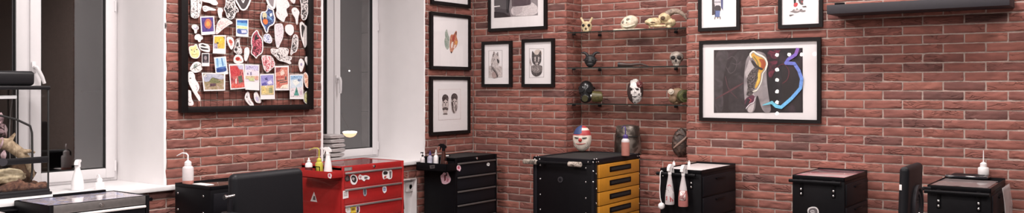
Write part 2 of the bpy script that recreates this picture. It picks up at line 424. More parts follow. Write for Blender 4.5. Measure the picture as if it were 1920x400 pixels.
q = WA(655, 133, -4.0)
t = thing('outdoor_pendant_lamp', 'tiny distant point of light high in the second window', 'street lamp', tuple(q))
m = MB(); m.ell((0, 0, 0), (.009, .009, .009), 14, 10); m.build('lamp_globe', mat('far_lamp', (1, .95, .9), .4, emit=8.0), t)
m = MB(); m.cyl((0, 0, .007), (0, 0, .05), .004); m.cyl((0, 0, .045), (-3.02, 0, .045), .006); m.build('lamp_bracket', BLACK, t)

# ---------------------------------------------------------------- framed pictures
def smooth_outline(pts, it=1):
    for _ in range(it):
        q = []
        for i in range(len(pts)):
            a, b = Vector(pts[i]), Vector(pts[(i + 1) % len(pts)])
            q += [tuple(a * .78 + b * .22), tuple(a * .22 + b * .78)]
        pts = q
    return pts
def lam(plane, off):                         # photo pixel -> point on a wall-parallel plane
    return (lambda x, y: WA(x, y, off)) if plane == 'A' else (lambda x, y: WB(x, y, off))
def art_layers(mb, plane, off, layers, mats):
    n = Vector(A_N if plane == 'A' else B_N)
    for i, (mt, pts) in enumerate(layers):
        if mt not in mats: mats.append(mt)
        o = off + .0003 * i; P = lam(plane, o)
        if len(pts) > 4: pts = smooth_outline(smooth_outline(pts))
        mb.prism([P(*p) for p in pts], n * .0003, mats.index(mt))
def stroke(pts, w):                          # a brush stroke as a closed outline in pixels
    L, R_ = [], []
    for i, p in enumerate(pts):
        a = Vector(pts[max(i - 1, 0)]); b = Vector(pts[min(i + 1, len(pts) - 1)]); t = (b - a).normalized(); nn = Vector((-t.y, t.x))
        ww = (w[i] if isinstance(w, (list, tuple)) else w) / 2
        L.append(tuple(Vector(p) + nn * ww)); R_.append(tuple(Vector(p) - nn * ww))
    return L + R_[::-1]
def zz(x0, y0, s, pts): return [(x0 + x / s, y0 + y / s) for x, y in pts]
def oval(cx, cy, rx, ry, n=14, rot=0): 
    return [(cx + rx * math.cos(2 * PI * k / n) * math.cos(rot) - ry * math.sin(2 * PI * k / n) * math.sin(rot), cy + rx * math.cos(2 * PI * k / n) * math.sin(rot) + ry * math.sin(2 * PI * k / n) * math.cos(rot)) for k in range(n)]
def picture(plane, tl, br, bar, label, layers, group=None, ztop=None, depth=.028, inner=None):
    """Frame given by two opposite corner pixels of its front face."""
    Pf = lam(plane, depth); a, b = Pf(*tl), Pf(*br)
    if plane == 'A': u0, u1 = a.y, b.y; O = Vector((.004, 0, 0)); U = Vector((0, 1, 0)); N = Vector((1, 0, 0))
    else: u0, u1 = a.x, b.x; O = Vector((0, -.004, 0)); U = Vector((1, 0, 0)); N = Vector((0, -1, 0))
    z1, z0 = (ztop or a.z), b.z
    root = thing('picture_frame', label, 'framed picture', tuple(O + U * ((u0 + u1) / 2) + Vector((0, 0, z0))), 0, group)
    off = root.location.copy()
    def pt(u, z, d): return O + U * u + Vector((0, 0, z)) + N * d - off
    m = MB()
    ou = [(u0, z0), (u1, z0), (u1, z1), (u0, z1)]; inn = [(u0 + bar, z0 + bar), (u1 - bar, z0 + bar), (u1 - bar, z1 - bar), (u0 + bar, z1 - bar)]
    D = depth - .004
    for i in range(4):
        j = (i + 1) % 4
        q = [pt(*ou[i], 0), pt(*ou[j], 0), pt(*inn[j], 0), pt(*inn[i], 0), pt(*ou[i], D), pt(*ou[j], D), pt(*inn[j], D), pt(*inn[i], D)]
        m.add(q, [(0, 1, 2, 3), (4, 5, 6, 7), (0, 1, 5, 4), (2, 3, 7, 6), (1, 2, 6, 5), (0, 3, 7, 4)])
    m.build('frame', FRAMEB, root)
    m = MB(); e = .003
    m.prism([pt(u0 + e, z0 + e, .004), pt(u1 - e, z0 + e, .004), pt(u1 - e, z1 - e, .004), pt(u0 + e, z1 - e, .004)], N * .006)
    m.build('mat_board', MATB, root)
    if layers:
        m = MB(); mats = []; m.X = Matrix.Translation(-off); art_layers(m, plane, .0145, layers, mats); m.build('print', mats, root, weld=False)
    m = MB(); m.prism([pt(u0 + bar - .002, z0 + bar - .002, .0185), pt(u1 - bar + .002, z0 + bar - .002, .0185), pt(u1 - bar + .002, z1 - bar + .002, .0185), pt(u0 + bar - .002, z1 - bar + .002, .0185)], N * .002)
    m.build('picture_glass', GLASS, root)
    return root
FI1 = ramp_mat('fine_dark_ink', [(.44, '191516'), (.54, '3a3233'), (.60, '857a78'), (.72, 'c4b9b6')], 85, 4, 2.5)
FI2 = ramp_mat('fine_mid_ink', [(.40, '2a2425'), (.50, '6d6362'), (.57, 'a89d9a'), (.72, 'd0c6c3')], 85, 4, 2.5)
FI3 = ramp_mat('fine_light_ink', [(.34, '4c4240'), (.42, '9a8e8b'), (.49, 'd0c6c3'), (.8, 'ded4d2')], 85, 4, 2.5)
FUR = ramp_mat('fox_fur', [(.3, '8f3a30'), (.45, 'b5604a'), (.58, 'cf9a72'), (.75, 'e3cfc2')], 110, 4, 1.8)
FERN = ramp_mat('fern_green', [(.38, '4f6a5a'), (.5, '8ba092'), (.58, 'd3cfc9')], 120, 4, 2.0)
INK = paint('2a2424'); INK2 = paint('5c5250'); INKL = paint('a89c99'); 
GP = 'framed pictures by the corner'
picture('A', (810, -60), (883, 15.5), .03, 'black framed white picture cut off above the framed fox drawing', [], GP, ztop=2.68)
picture('A', (808.5, 21.5), (883.5, 132), .03, 'black framed picture of a red fox head with green foliage', [
    (FERN, [(834, 86), (833, 76), (835, 70), (834, 62), (838, 53), (840, 64), (843, 70), (842, 80), (843, 90), (838, 94)]),
    (FUR, [(844, 68), (847, 64), (850, 66), (855, 57), (857, 60), (856, 70), (859, 78), (856, 88), (851, 92), (847, 101), (844, 98), (843, 86)]),
    (paint('a5473a'), [(848, 70), (851, 66), (853, 64), (853, 72), (851, 78), (848, 77)]), (paint('d9a05a'), [(854, 76), (858, 78), (856, 84), (853, 84)]),
    (paint('eadcd6'), [(847, 79), (850, 78), (849, 87), (847, 92), (845, 86)]), (paint('e3cfc6'), [(852, 84), (856, 84), (852, 91), (850, 90)]),
    (INK, [(845.5, 97), (848, 97), (846.7, 101), (845.5, 99), (845.2, 98)]), (INK, oval(849, 77.5, .9, .9, 8)), (INK2, [(854, 60), (856, 60), (855.5, 66), (854.5, 66), (854, 63)])], GP)
def head_art(cx, cy, s, beard):
    L = [(FI3, oval(cx, cy, 6.6 * s, 19 * s)), (FI1, oval(cx, cy - 11 * s, 6.2 * s, 8 * s)), (paint('cfc4c1'), oval(cx + .5, cy - 1 * s, 4.2 * s, 8 * s)),
         (INK, stroke([(cx - 3.5 * s, cy - 4 * s), (cx - .5 * s, cy - 3 * s)], 1.6 * s)), (INK, stroke([(cx + 1.5 * s, cy - 3 * s), (cx + 4 * s, cy - 4 * s)], 1.6 * s)),
         (INK2, stroke([(cx + .4, cy - 2 * s), (cx + .6, cy + 3 * s)], 1.2 * s))]
    if beard: L += [(FI1, oval(cx, cy + 8.5 * s, 5.5 * s, 3.4 * s)), (paint('cfc4c1'), oval(cx, cy + 13 * s, 3.2 * s, 3 * s)), (INK2, stroke([(cx - 4, cy + 18 * s), (cx + 4, cy + 18 * s)], 2 * s))]
    else: L += [(FI1, [(cx - 6 * s, cy - 4 * s), (cx - 2 * s, cy - 2 * s), (cx - 2 * s, cy + 12 * s), (cx + 1 * s, cy + 19 * s), (cx - 3 * s, cy + 17 * s)]), (FI2, oval(cx + 3 * s, cy + 8 * s, 2.4 * s, 6 * s))]
    return L
picture('A', (808, 143), (882.5, 250), .03, 'black framed picture of two bearded heads drawn in ink', 
    [(paint('d6cbca'), [(822, 168), (864, 167), (864, 224), (822, 226)]), (MATB, [(822.8, 169), (863.2, 168), (863.2, 223), (822.8, 225)])] + head_art(835, 196, 1, True) + head_art(852, 194, 1, False), GP)
picture('B', (914.5, -70), (1024, 54.5), .028, 'large black framed grey photo print above the wolf and dog drawings', [
    (paint('8d8587'), [(926.5, -40), (1008.5, -40), (1008.5, 28.5), (926.5, 33.8)]),
    (paint('4a4448'), [(926.5, -40), (950, -40), (952, 10), (957, 28), (958, 31.5), (926.5, 33.8)]),
    (paint('2b262a'), [(926.5, 22), (945, 24), (958, 31.5), (926.5, 33.8)]),
    (paint('2a252a'), [(949, -40), (960, -40), (955, 12), (954, 24), (949, 26)]),
    (paint('57494f'), [(958, -40), (995, -40), (995, 10), (960, 12)]),
    (paint('cfc6c6'), [(957, 13), (995, 10), (996, 3), (1008.5, 12), (1008.5, 28.5), (960, 31)]),
    (paint('b9aeb0'), [(961, 13), (980, 12), (978, 24), (963, 30)]),
    (paint('ece6e6'), [(926.5, 11.5), (937, 10.5), (938, 12), (926.5, 13.5)])], 'framed pictures left of the shelves', ztop=2.75)
def boxed(q, c='6e6462'):
    return [(paint('6e6462'), q), (MATB, [(q[0][0] + .5, q[0][1] + .5), (q[1][0] - .5, q[1][1] + .5), (q[2][0] - .5, q[2][1] - .5), (q[3][0] + .5, q[3][1] - .5)])]
W = lambda pts: zz(895, 70, 4, pts)
picture('B', (902.5, 78.5), (958.5, 163.5), .028, 'small black framed ink drawing of a wolf', boxed(W([(85, 100), (187, 97), (187, 300), (85, 305)])) + [
    (FI3, W([(88, 215), (183, 215), (183, 297), (88, 301)])),
    (FI3, W([(100, 185), (112, 140), (125, 100), (138, 128), (155, 106), (160, 140), (170, 180), (160, 212), (130, 216), (104, 205)])),
    (FI2, W([(112, 140), (125, 102), (130, 125), (120, 150)])), (FI2, W([(144, 128), (155, 108), (158, 138), (150, 145)])),
    (FI3, W([(116, 150), (140, 140), (150, 170), (140, 195), (118, 190)])), (INK, W([(124, 165), (132, 162), (131, 172)])), (INK, W([(145, 160), (158, 165), (165, 185), (158, 200), (150, 185)])),
    (FI2, W([(102, 215), (118, 222), (150, 262), (158, 300), (140, 305), (120, 250)])), (FI2, W([(104, 200), (112, 190), (112, 240), (104, 260)])),
    (paint('a89490'), W(zz(0, 0, 1, oval(128, 282, 20, 27)))), (INK, W(stroke([(118, 240), (140, 268), (152, 300)], 6)))], 'framed pictures left of the shelves')
picture('B', (977.5, 74), (1038, 163.5), .028, 'small black framed ink drawing of a dog with pointed ears', boxed(W([(390, 85), (500, 85), (500, 300), (390, 305)])) + [
    (paint('cdbfb6'), W(oval(455, 120, 30, 30))), (INKL, W([(396, 150), (408, 200), (404, 230), (392, 190)])),
    (FI1, W([(408, 145), (411, 95), (432, 132), (458, 132), (476, 90), (481, 145), (478, 190), (458, 212), (430, 210), (411, 190)])),
    (FI3, W([(425, 150), (440, 145), (438, 185), (428, 180)])), (FI3, W([(455, 145), (466, 150), (464, 180), (455, 186)])), (paint('d8cdc9'), W(oval(446, 195, 10, 9))), (INK, W(oval(446, 192, 5, 4))),
    (FI2, W([(402, 215), (430, 205), (465, 207), (490, 215), (487, 262), (470, 287), (440, 298), (412, 282), (402, 250)])),
    (FI1, W([(402, 240), (420, 262), (450, 270), (487, 250), (480, 275), (445, 297), (412, 282)])), (INKL, W(stroke([(412, 230), (430, 250), (420, 262)], 5))), (INKL, W(stroke([(440, 222), (462, 240), (450, 255)], 5)))], 'framed pictures left of the shelves')
picture('B', (1308.5, -45), (1386.5, 56), .026, 'black framed print of a small blue and white figure', [
    (paint('3b3336'), [(1335, -20), (1340.5, -20), (1340.5, 27.5), (1335, 28.5)]), (paint('4a4f78'), [(1350, -20), (1356, -20), (1355.5, 20), (1352, 14)]),
    (paint('c9c2c6'), oval(1345, 4, 6, 10)), (paint('6f6a72'), stroke([(1339, 4), (1351, 4)], 1.6)), (paint('332c33'), [(1340, 10), (1351, 10), (1352, 18), (1349, 23), (1341, 23)]),
    (paint('5b6c9c'), [(1341, 20), (1350, 20), (1349, 32), (1341, 32)]), (paint('2f3a63'), stroke([(1341.5, 19), (1341, 30)], 1.5)), (INK2, stroke([(1341, 31), (1340, 36)], 1.4)), (INK2, stroke([(1346, 31), (1345.5, 35)], 1.4)), (INK2, stroke([(1350, 31), (1350.5, 36)], 1.4))], 'framed pictures over the wide print', ztop=2.45)
SQ = lambda pts: zz(1445, 0, 6.667, pts)
picture('B', (1458.5, -45), (1542, 50.5), .026, 'black framed print with a red blot and grey scribbles', [
    (INK, SQ([(285, -60), (320, -60), (315, 40), (290, 45)])), (paint('c0474c'), SQ([(290, 45), (315, 30), (345, 40), (330, 80), (300, 90), (285, 75)])),
    (INK2, SQ([(330, -60), (440, -60), (400, 20), (410, 60), (380, 62), (350, 30)])), (paint('b5545a'), SQ([(380, 15), (400, 10), (395, 40)])),
    (INK2, SQ([(390, 80), (440, 72), (450, 88), (410, 92)])), (paint('857a79'), SQ([(230, 150), (270, 135), (290, 110), (310, 130), (330, 95), (350, 130), (385, 105), (400, 130), (440, 125), (430, 145), (390, 150), (370, 140), (340, 155), (300, 160), (260, 148)])),
    (paint('c4bab8'), SQ([(290, 130), (340, 120), (370, 132), (330, 145)])), (INK2, SQ([(230, 185), (295, 180), (240, 205)]))], 'framed pictures over the wide print', ztop=2.45)
G = lambda pts: zz(1330, 80, 2.858, pts)
neon = [(475, 30), (462, 65), (425, 88), (410, 110), (455, 112), (480, 150), (495, 195), (488, 245), (440, 300), (385, 347), (358, 342), (335, 322), (285, 336)]
ncol = ['8a5fae', '7d62b8', '6f6bc0', '6c74c4', '6b7cc8', '6d86cf', '6a92d4', '68a2dc', '6cb2e0', '70bfe2', '74c6e0', '6fb9cc']
picture('B', (1310.5, 77), (1538.5, 232.5), .026, 'wide black framed print of a tattooed arm with a blue neon line', [
    (ramp_mat('dark_photo', [(.3, '151114'), (.6, '211a1e'), (.75, '3a2a33')], 6, 3, 1), [(1338.5, 94), (1505, 90), (1505.5, 211.5), (1338.5, 212)]),
    (ramp_mat('dark_grey_photo', [(.3, '2d282b'), (.55, '3d373b'), (.75, '4d464a')], 14, 4, 1.5), G([(24, 42), (110, 40), (85, 140), (70, 220), (78, 376), (24, 376)])), (ramp_mat('dark_grey_photo2', [(.3, '1c181b'), (.55, '2e282c'), (.75, '453d42')], 14, 4, 1.5), G([(150, 40), (215, 40), (190, 120), (185, 250), (205, 376), (95, 376), (110, 250), (90, 150)])),
    (paint('453d41'), G(stroke([(95, 90), (125, 70), (150, 100), (140, 150), (110, 170), (90, 130)], 5))), (paint('453d41'), G(stroke([(120, 110), (150, 120), (170, 100)], 5))), (paint('5a3038'), G(stroke([(28, 305), (100, 265), (150, 235), (185, 215)], [3, 9, 9, 3]))), (paint('4a2a33'), G(stroke([(85, 180), (100, 250), (150, 300)], 5))),
    (ramp_mat('crimson_haze', [(.35, '1d1518'), (.5, '3d1c26'), (.68, '7a2a42')], 16, 3, 1.5), G([(310, 40), (378, 38), (370, 100), (345, 160), (318, 200), (312, 100)])), (paint('6d2438'), G(stroke([(320, 45), (350, 55), (380, 42)], 8))), (paint('5b2430'), G(stroke([(330, 190), (360, 130), (400, 110), (430, 150), (420, 200), (390, 220)], 5))), (paint('452b44'), G(stroke([(420, 105), (470, 60), (490, 40)], 9))),
    (ramp_mat('grey_skin', [(.3, '6d6568'), (.5, '8d8587'), (.7, 'a9a1a3')], 9, 2, .5), G([(200, 75), (250, 42), (312, 62), (305, 180), (318, 290), (335, 376), (285, 376), (255, 260), (245, 376), (198, 376), (184, 260), (188, 150)])),
    (paint('b5adae'), G([(215, 90), (240, 130), (200, 190), (192, 160)])), (paint('c0b7b7'), G([(205, 350), (235, 260), (245, 300), (235, 374), (208, 374)])),
    (paint('efe9dc'), G(stroke([(226, 82), (216, 62), (236, 44), (254, 60), (296, 78), (312, 110), (300, 148)], 9))), (paint('efe9dc'), G(stroke([(300, 148), (285, 165), (280, 210), (255, 258), (235, 268)], 5))),
    (paint('d0a040'), G([(222, 68), (236, 52), (250, 70), (292, 85), (305, 115), (290, 150), (276, 165), (275, 205), (250, 248), (242, 242), (258, 190), (262, 150), (250, 105), (235, 85)])),
    (paint('a5502f'), G([(262, 85), (295, 90), (304, 118), (288, 148), (272, 142), (280, 115)])), (paint('e6c25a'), G([(262, 160), (272, 165), (268, 205), (252, 235)])), (paint('7a7440'), G(stroke([(235, 72), (258, 100), (266, 140)], 6))),
    (INK, G([(222, 100), (232, 92), (262, 128), (290, 140), (282, 150), (240, 132)])), (FI1, G([(200, 182), (240, 130), (268, 140), (256, 170), (262, 190), (240, 235), (244, 250), (225, 245), (205, 250)])), (paint('6b6266'), G(stroke([(208, 195), (230, 175), (245, 190), (225, 215)], 4))), (FI1, G([(205, 245), (240, 255), (225, 290), (198, 282)])),
    (paint('57233a'), G([(192, 300), (232, 278), (246, 292), (240, 318), (196, 352), (188, 330)])), (paint('1f1a22'), G([(188, 340), (205, 300), (225, 300), (200, 345)])), (paint('b3545e'), G(stroke([(212, 300), (226, 306), (214, 322)], 4))), (paint('e6e0e4'), G(stroke([(246, 292), (240, 320), (215, 330), (195, 356)], 3.5))), (paint('efe9dc'), G(stroke([(232, 262), (255, 255)], 5)))]
    + [(paint(ncol[i]), G(stroke([neon[i], neon[i + 1]], [18 if i < 11 else 16, 18 if i < 10 else (14 if i == 10 else 4)]))) for i in range(12)]
    + [(paint(ncol[i]), G(oval(neon[i][0], neon[i][1], 9, 9, 10))) for i in range(1, 12)], depth=.030)

# ---------------------------------------------------------------- grid board with stickers
BX = .045
a = WA(341, 211, BX); b = WA(588.5, 206.5, BX)
YB0, YB1, ZB0, ZB1 = a.y, b.y, (a.z + b.z) / 2, 2.62
board = thing('grid_board', 'large black framed wire grid board covered in stickers on the brick wall', 'board', (.004, (YB0 + YB1) / 2, ZB0))
oy, oz = (YB0 + YB1) / 2, ZB0
m = MB(); bw = .048; D = BX - .004
for (y0, y1, z0, z1) in ((YB0, YB0 + bw, ZB0, ZB1), (YB1 - bw, YB1, ZB0, ZB1), (YB0 + bw - .001, YB1 - bw + .001, ZB0, ZB0 + bw * .8), (YB0 + bw - .001, YB1 - bw + .001, ZB1 - bw, ZB1)):
    m.box(0, D, y0 - oy, y1 - oy, z0 - oz, z1 - oz, .003)
m.build('frame', FRAMEB, board)
m = MB(); y = YB0 + bw + .03
while y < YB1 - bw: m.cyl((.018, y - oy, .02), (.018, y - oy, ZB1 - oz - .02), .0013, n=6); y += .05
z = ZB0 + .075
while z < ZB1 - bw: m.cyl((.0155, YB0 + .02 - oy, z - oz), (.0155, YB1 - .02 - oy, z - oz), .0013, n=6); z += .05
m.build('wire_grid', FRAMEB, board)

def inset(pts, d):
    n = len(pts); A = sum(pts[i][0] * pts[(i + 1) % n][1] - pts[(i + 1) % n][0] * pts[i][1] for i in range(n)); s = 1 if A > 0 else -1
    out = []
    for i in range(n):
        p0, p1, p2 = Vector(pts[i - 1]), Vector(pts[i]), Vector(pts[(i + 1) % n])
        t = ((p1 - p0).normalized() + (p2 - p1).normalized())
        t = t.normalized() if t.length > 1e-6 else (p2 - p1).normalized()
        out.append(tuple(p1 + Vector((-t.y, t.x)) * d * s))
    return out
SG = 'stickers on the grid board'; PG = 'small prints on the grid board'
depth_i = [0]
def card(name, part, pts, layers, label, cat, group, off=None, rounded=1, white=PAPER, plane='A'):
    if off is None:
        off = .0205 + (depth_i[0] % 7) * .0026; depth_i[0] += 1
    n = Vector(A_N if plane == 'A' else B_N)
    P = lam(plane, off); pts2 = smooth_outline(pts, rounded) if rounded else pts
    q = [P(*p) for p in pts2]
    c = sum(q, Vector()) / len(q); c.z = min(v.z for v in q)
    root = thing(name, label, cat, tuple(c), 0, group)
    m = MB(); m.X = Matrix.Translation(-c); m.prism(q, n * .0012); m.build('paper' if name == 'sticker' else 'card', white, root, weld=False)
    if layers:
        m = MB(); mats = []; m.X = Matrix.Translation(-c); art_layers(m, plane, off + .0013, layers, mats); m.build(part, mats, root, weld=False)
    return root
def stk(x0, y0, s, pts, art, label, ins=1.2, extra=()):
    p = zz(x0, y0, s, pts); L = []
    if art is not None: L.append((art, inset(smooth_outline(p, 1), ins)))
    for mt, e in extra: L.append((mt, zz(x0, y0, s, e)))
    return card('sticker', 'drawing', p, L, label, 'sticker', SG)
inkH = ramp_mat('heavy_ink', [(.44, '1e1a1b'), (.5, '3a3334'), (.53, 'cfc6c4'), (.7, 'ded6d4')], 38, 3, 2.2)
inkM = ramp_mat('medium_ink', [(.36, '2a2425'), (.44, '6d6463'), (.48, 'ddd4d2'), (.8, 'e8e0de')], 42, 3, 2.5)
inkL = ramp_mat('light_ink', [(.3, '8d8382'), (.40, 'b9b0ae'), (.44, 'e2dad8'), (.9, 'e6dedc')], 45, 3, 2.5)
inkW = ramp_mat('faint_ink', [(.28, '8d8382'), (.39, 'cdc4c3'), (.44, 'e4dcdb'), (.9, 'e8e0df')], 46, 4, 2.2)
inkS = ramp_mat('striped_ink', [(.35, '2a2424'), (.5, '5a5150'), (.56, 'e0d8d6'), (1, 'e6dedc')], 16, 2, 5.0, kind='wave', stretch=(1, .25, 1))
rose = ramp_mat('rose_ink', [(.38, 'a33642'), (.46, 'd0737c'), (.54, 'e9c9c8'), (.8, 'ecdcd9')], 34, 3, 2.2)
redb = ramp_mat('dark_red_ink', [(.40, '2a1d20'), (.48, '7d2a35'), (.56, 'c0566a'), (.75, 'd9a9ae')], 34, 3, 2.2)
pinkd = ramp_mat('pink_sketch', [(.36, 'a98a8c'), (.46, 'd9bdb9'), (.6, 'e6d6d0'), (.9, 'e3cfc4')], 34, 3, 1.6)
bluef = ramp_mat('blue_sketch', [(.38, '4d5a86'), (.46, 'a9b0cc'), (.56, 'dfdbe2'), (.9, 'e4dfe2')], 36, 3, 2)
yel = ramp_mat('yellow_cream', [(.3, 'c9bd78'), (.5, 'ddd49a'), (.7, 'e6e0c0')], 22, 3, 1)
grn = ramp_mat('green_cream', [(.35, '8f9560'), (.5, 'cfcd94'), (.7, 'ddd9b4')], 30, 3, 1.5)
org = ramp_mat('orange_sketch', [(.38, 'a86a55'), (.48, 'd6a58c'), (.6, 'e3cbbd')], 30, 3, 1.5)

A1 = (345, 0, 6.154); A2 = (465, 0, 6.154); A3 = (345, 55, 6.154); A4 = (465, 55, 6.154); A5 = (345, 110, 6.154); A6 = (465, 110, 6.154)
A7 = (335, 150, 5.714); A8 = (455, 150, 5.716)
stk(*A1, [(70, -60), (70, 0), (80, 60), (75, 150), (82, 200), (130, 214), (172, 200), (185, 130), (208, 60), (205, -60)], inkM, 'tall white sticker with inked lettering at the upper left of the grid board')
stk(*A1, [(205, -5), (215, 20), (300, 35), (330, 58), (375, 62), (395, 40), (375, 12), (340, -30), (300, -10)], inkL, 'pipe shaped grey drawing sticker cut at the top of the board')
stk(*A1, [(208, 75), (225, 130), (250, 137), (282, 120), (360, 124), (372, 108), (300, 85), (250, 62)], inkW, 'white pointed sticker with a small round face, above the purple print', .8, [(INK2, oval(242, 98, 16, 20)), (PAPER, oval(242, 98, 12, 15))])
stk(*A1, [(385, 115), (395, 90), (440, 95), (452, 125), (435, 150), (437, 210), (410, 216), (395, 180)], inkL, 'small white bulb shaped sticker above the pink bird sketch', .9)
stk(*A1, [(480, -60), (480, 60), (455, 105), (480, 140), (490, 200), (540, 230), (582, 205), (600, 142), (632, 140), (625, 100), (592, 60), (575, -60)], inkH, 'large heavily inked black and white figure sticker', 1.4)
stk(*A1, [(585, -60), (590, 10), (620, 60), (650, 112), (682, 126), (722, 112), (762, 40), (790, -60)], paint('433b3c'), 'dark grey shield sticker with a white border', 3.0, [(PAPER, [(655, -10), (672, -10), (680, 25), (690, -10), (705, -10), (684, 48)])])
stk(*A1, [(375, 300), (395, 240), (440, 205), (500, 215), (572, 266), (520, 287), (440, 342), (385, 397), (360, 390)], pinkd, 'pinkish sketch of a bird with a long pointed beak', .9)
stk(*A1, [(85, 320), (90, 290), (130, 280), (165, 300), (172, 330), (150, 355), (145, 385), (120, 388), (118, 350)], inkW, 'white balloon shaped sticker left of the purple print', .9, [(paint('a79bb4'), oval(132, 322, 20, 16)), (PAPER, oval(130, 318, 12, 9))])
stk(*A2, [(205, -50), (205, 0), (230, 60), (260, 95), (300, 108), (318, 80), (325, 0), (325, -50)], paint('8d8486'), 'white ringed grey loop sticker hanging from the board top', 4.2)
stk(*A2, [(330, -50), (322, 60), (330, 120), (320, 150), (330, 200), (380, 240), (415, 260), (432, 200), (462, 180), (445, 130), (442, 100), (475, 80), (482, 50), (440, -20)], inkW, 'big pale white sticker with faint pencil lines', 1)
stk(*A2, [(220, 45), (215, 130), (150, 135), (138, 200), (150, 270), (185, 330), (200, 378), (230, 382), (240, 310), (300, 285), (320, 220), (300, 150), (297, 108), (250, 95)], ramp_mat('blue_dark', [(.3, '20202c'), (.5, '3b4a78'), (.65, '7f9cc8')], 30, 3, 1.5), 'sticker painted dark blue and orange with a thick white outline', 2.2,
    [(paint('c7bd9a'), [(165, 150), (205, 140), (222, 180), (205, 225), (165, 205)]), (paint('d2703a'), [(165, 240), (190, 205), (232, 235), (225, 280), (190, 285)]), (paint('2a2126'), [(185, 195), (205, 200), (200, 225), (182, 215)]), (paint('e8e4ea'), [(250, 160), (275, 150), (280, 180), (255, 195)]), (paint('7fb0dc'), [(245, 190), (262, 205), (285, 235), (262, 228)])])
stk(*A2, [(478, -10), (500, 25), (535, 48), (552, -10)], inkL, 'white sticker corner peeking down between two tall ones at the top', 1)
stk(*A2, [(500, 110), (525, 85), (560, 90), (597, 140), (582, 180), (572, 286), (555, 282), (545, 210), (510, 160)], inkW, 'white sticker of a hand tool with a thin shaft', .9, [(INK2, oval(538, 125, 9, 9)), (PAPER, oval(538, 125, 5, 5))])
stk(*A2, [(588, -50), (615, 80), (610, 150), (615, 215), (640, 237), (672, 225), (692, 150), (712, 60), (712, -50)], inkH, 'long dark inked sticker in the upper right corner of the board', 1.4)
stk(465, 0, 1, [(96.7, 43), (100.7, 40), (105.6, 45.5), (113, 52), (113.3, 76), (106.4, 92), (103, 82.6), (99, 69.6), (97, 55)], paint('d8cfcd'), 'kite shaped sticker with a dark slit by the right frame edge', 1.2, [(INK, [(99.5, 47), (103, 46), (107, 52), (104, 60), (103, 72), (101, 66)])])
stk(465, 0, 1, [(49, 48), (51.5, 44.5), (63.5, 43.8), (66, 50), (67, 60), (65, 73), (60, 82.6), (57.5, 90), (53.5, 90), (51.5, 80), (50.2, 70)], ramp_mat('mauve_sketch', [(.34, '857a86'), (.43, 'bfb3bc'), (.5, 'ddd3d6'), (.9, 'e2d9da')], 60, 4, 2.4), 'long pale sticker tapering downward with a faint mauve drawing', 1.1)
stk(465, 0, 1, [(69, 50.4), (73, 46), (81, 45.5), (85.5, 50), (86, 60), (82, 66), (78, 67), (70, 60)], None, 'blank white eight sided sticker')
stk(*A4, [(95, 5), (45, 60), (30, 160), (45, 200), (28, 280), (70, 312), (95, 344), (112, 310), (160, 282), (177, 230), (172, 110), (130, 60), (115, 15)], redb, 'tall dark red and black sticker with a jagged white outline', 1.8, [(INK, [(80, 80), (95, 55), (110, 90), (130, 110), (95, 120), (70, 140)])])
stk(*A4, [(173, 90), (190, 55), (240, 48), (272, 90), (282, 135), (260, 167), (200, 152), (176, 130)], bluef, 'small round blue sketch sticker under the orange one', 1.2)
stk(*A4, [(530, 55), (577, 70), (582, 180), (560, 262), (520, 275), (500, 302), (485, 290), (500, 210), (508, 120)], inkH, 'upright sticker of black chunky lettering', 1.4)
stk(*A4, [(258, 230), (280, 218), (340, 232), (370, 208), (462, 220), (472, 260), (450, 310), (507, 315), (502, 352), (480, 358), (502, 395), (480, 405), (430, 380), (350, 362), (310, 310), (268, 280)], inkM, 'swirling black line drawing sticker', 1)
stk(465, 0, 1, [(24.4, 105), (32.5, 103.3), (45.5, 105), (52, 123), (43, 131), (35.7, 137.3), (30, 131), (27.6, 123)], rose, 'red rose drawing sticker above the red house print', 1.3)
stk(465, 0, 1, [(96, 111), (100.7, 109.6), (106.2, 118), (104.8, 124.6), (100.8, 135.5), (97.4, 134.6), (94, 121)], inkW, 'white leaf sticker with a violet blot', 1, [(paint('9a90b0'), oval(100, 121, 1.8, 3))])
stk(465, 0, 1, [(107, 107), (110.5, 105.6), (116, 112), (117.3, 118), (116.3, 131), (114.4, 133.2), (111.8, 124.6), (106.3, 113)], inkL, 'narrow white sticker beside the violet blotted leaf', .9)
stk(*A3, [(118, 95), (130, 65), (170, 53), (217, 80), (217, 115), (192, 125), (190, 147), (163, 147), (160, 125), (128, 120)], inkW, 'white mushroom shaped sticker above the yellow skull face', .9)
stk(*A3, [(53, 210), (70, 193), (115, 190), (130, 168), (152, 175), (160, 210), (187, 250), (182, 312), (150, 342), (88, 332), (63, 290)], yel, 'yellow face sticker with slit eyes', 1.4, [(INK2, [(78, 228), (98, 240), (84, 246)]), (INK2, [(135, 232), (158, 226), (150, 244)]), (INK2, [(118, 240), (126, 262), (114, 262)]), (paint('a59a5c'), stroke([(95, 285), (120, 295), (150, 282)], 5))])
stk(*A3, [(163, 175), (200, 156), (292, 178), (300, 257), (280, 267), (215, 252), (178, 225)], paint('e2dad8'), 'white sticker with two thick black stripes', 1, [(INK, [(185, 185), (215, 170), (265, 195), (235, 200)]), (INK, [(185, 205), (230, 215), (282, 225), (285, 238), (225, 236), (195, 225)])])
stk(*A3, [(488, 100), (510, 83), (562, 95), (582, 150), (577, 190), (550, 240), (530, 222), (500, 160)], paint('e4dad6'), 'white oval sticker with a red animal, beside the yellow flower print', 1, [(paint('b9584c'), [(515, 130), (530, 112), (555, 130), (565, 160), (540, 172), (520, 155)]), (paint('d9938a'), oval(545, 175, 14, 14))])
stk(*A3, [(595, 110), (657, 93), (642, 120), (642, 190), (677, 250), (660, 287), (608, 290), (568, 250), (580, 210), (593, 170)], inkM, 'skull with a tall plume drawn in black on white', 1, [(INK, oval(600, 235, 15, 18)), (INK, [(612, 150), (630, 150), (628, 200), (612, 195)]), (PAPER, [(622, 222), (640, 225), (630, 265)])])
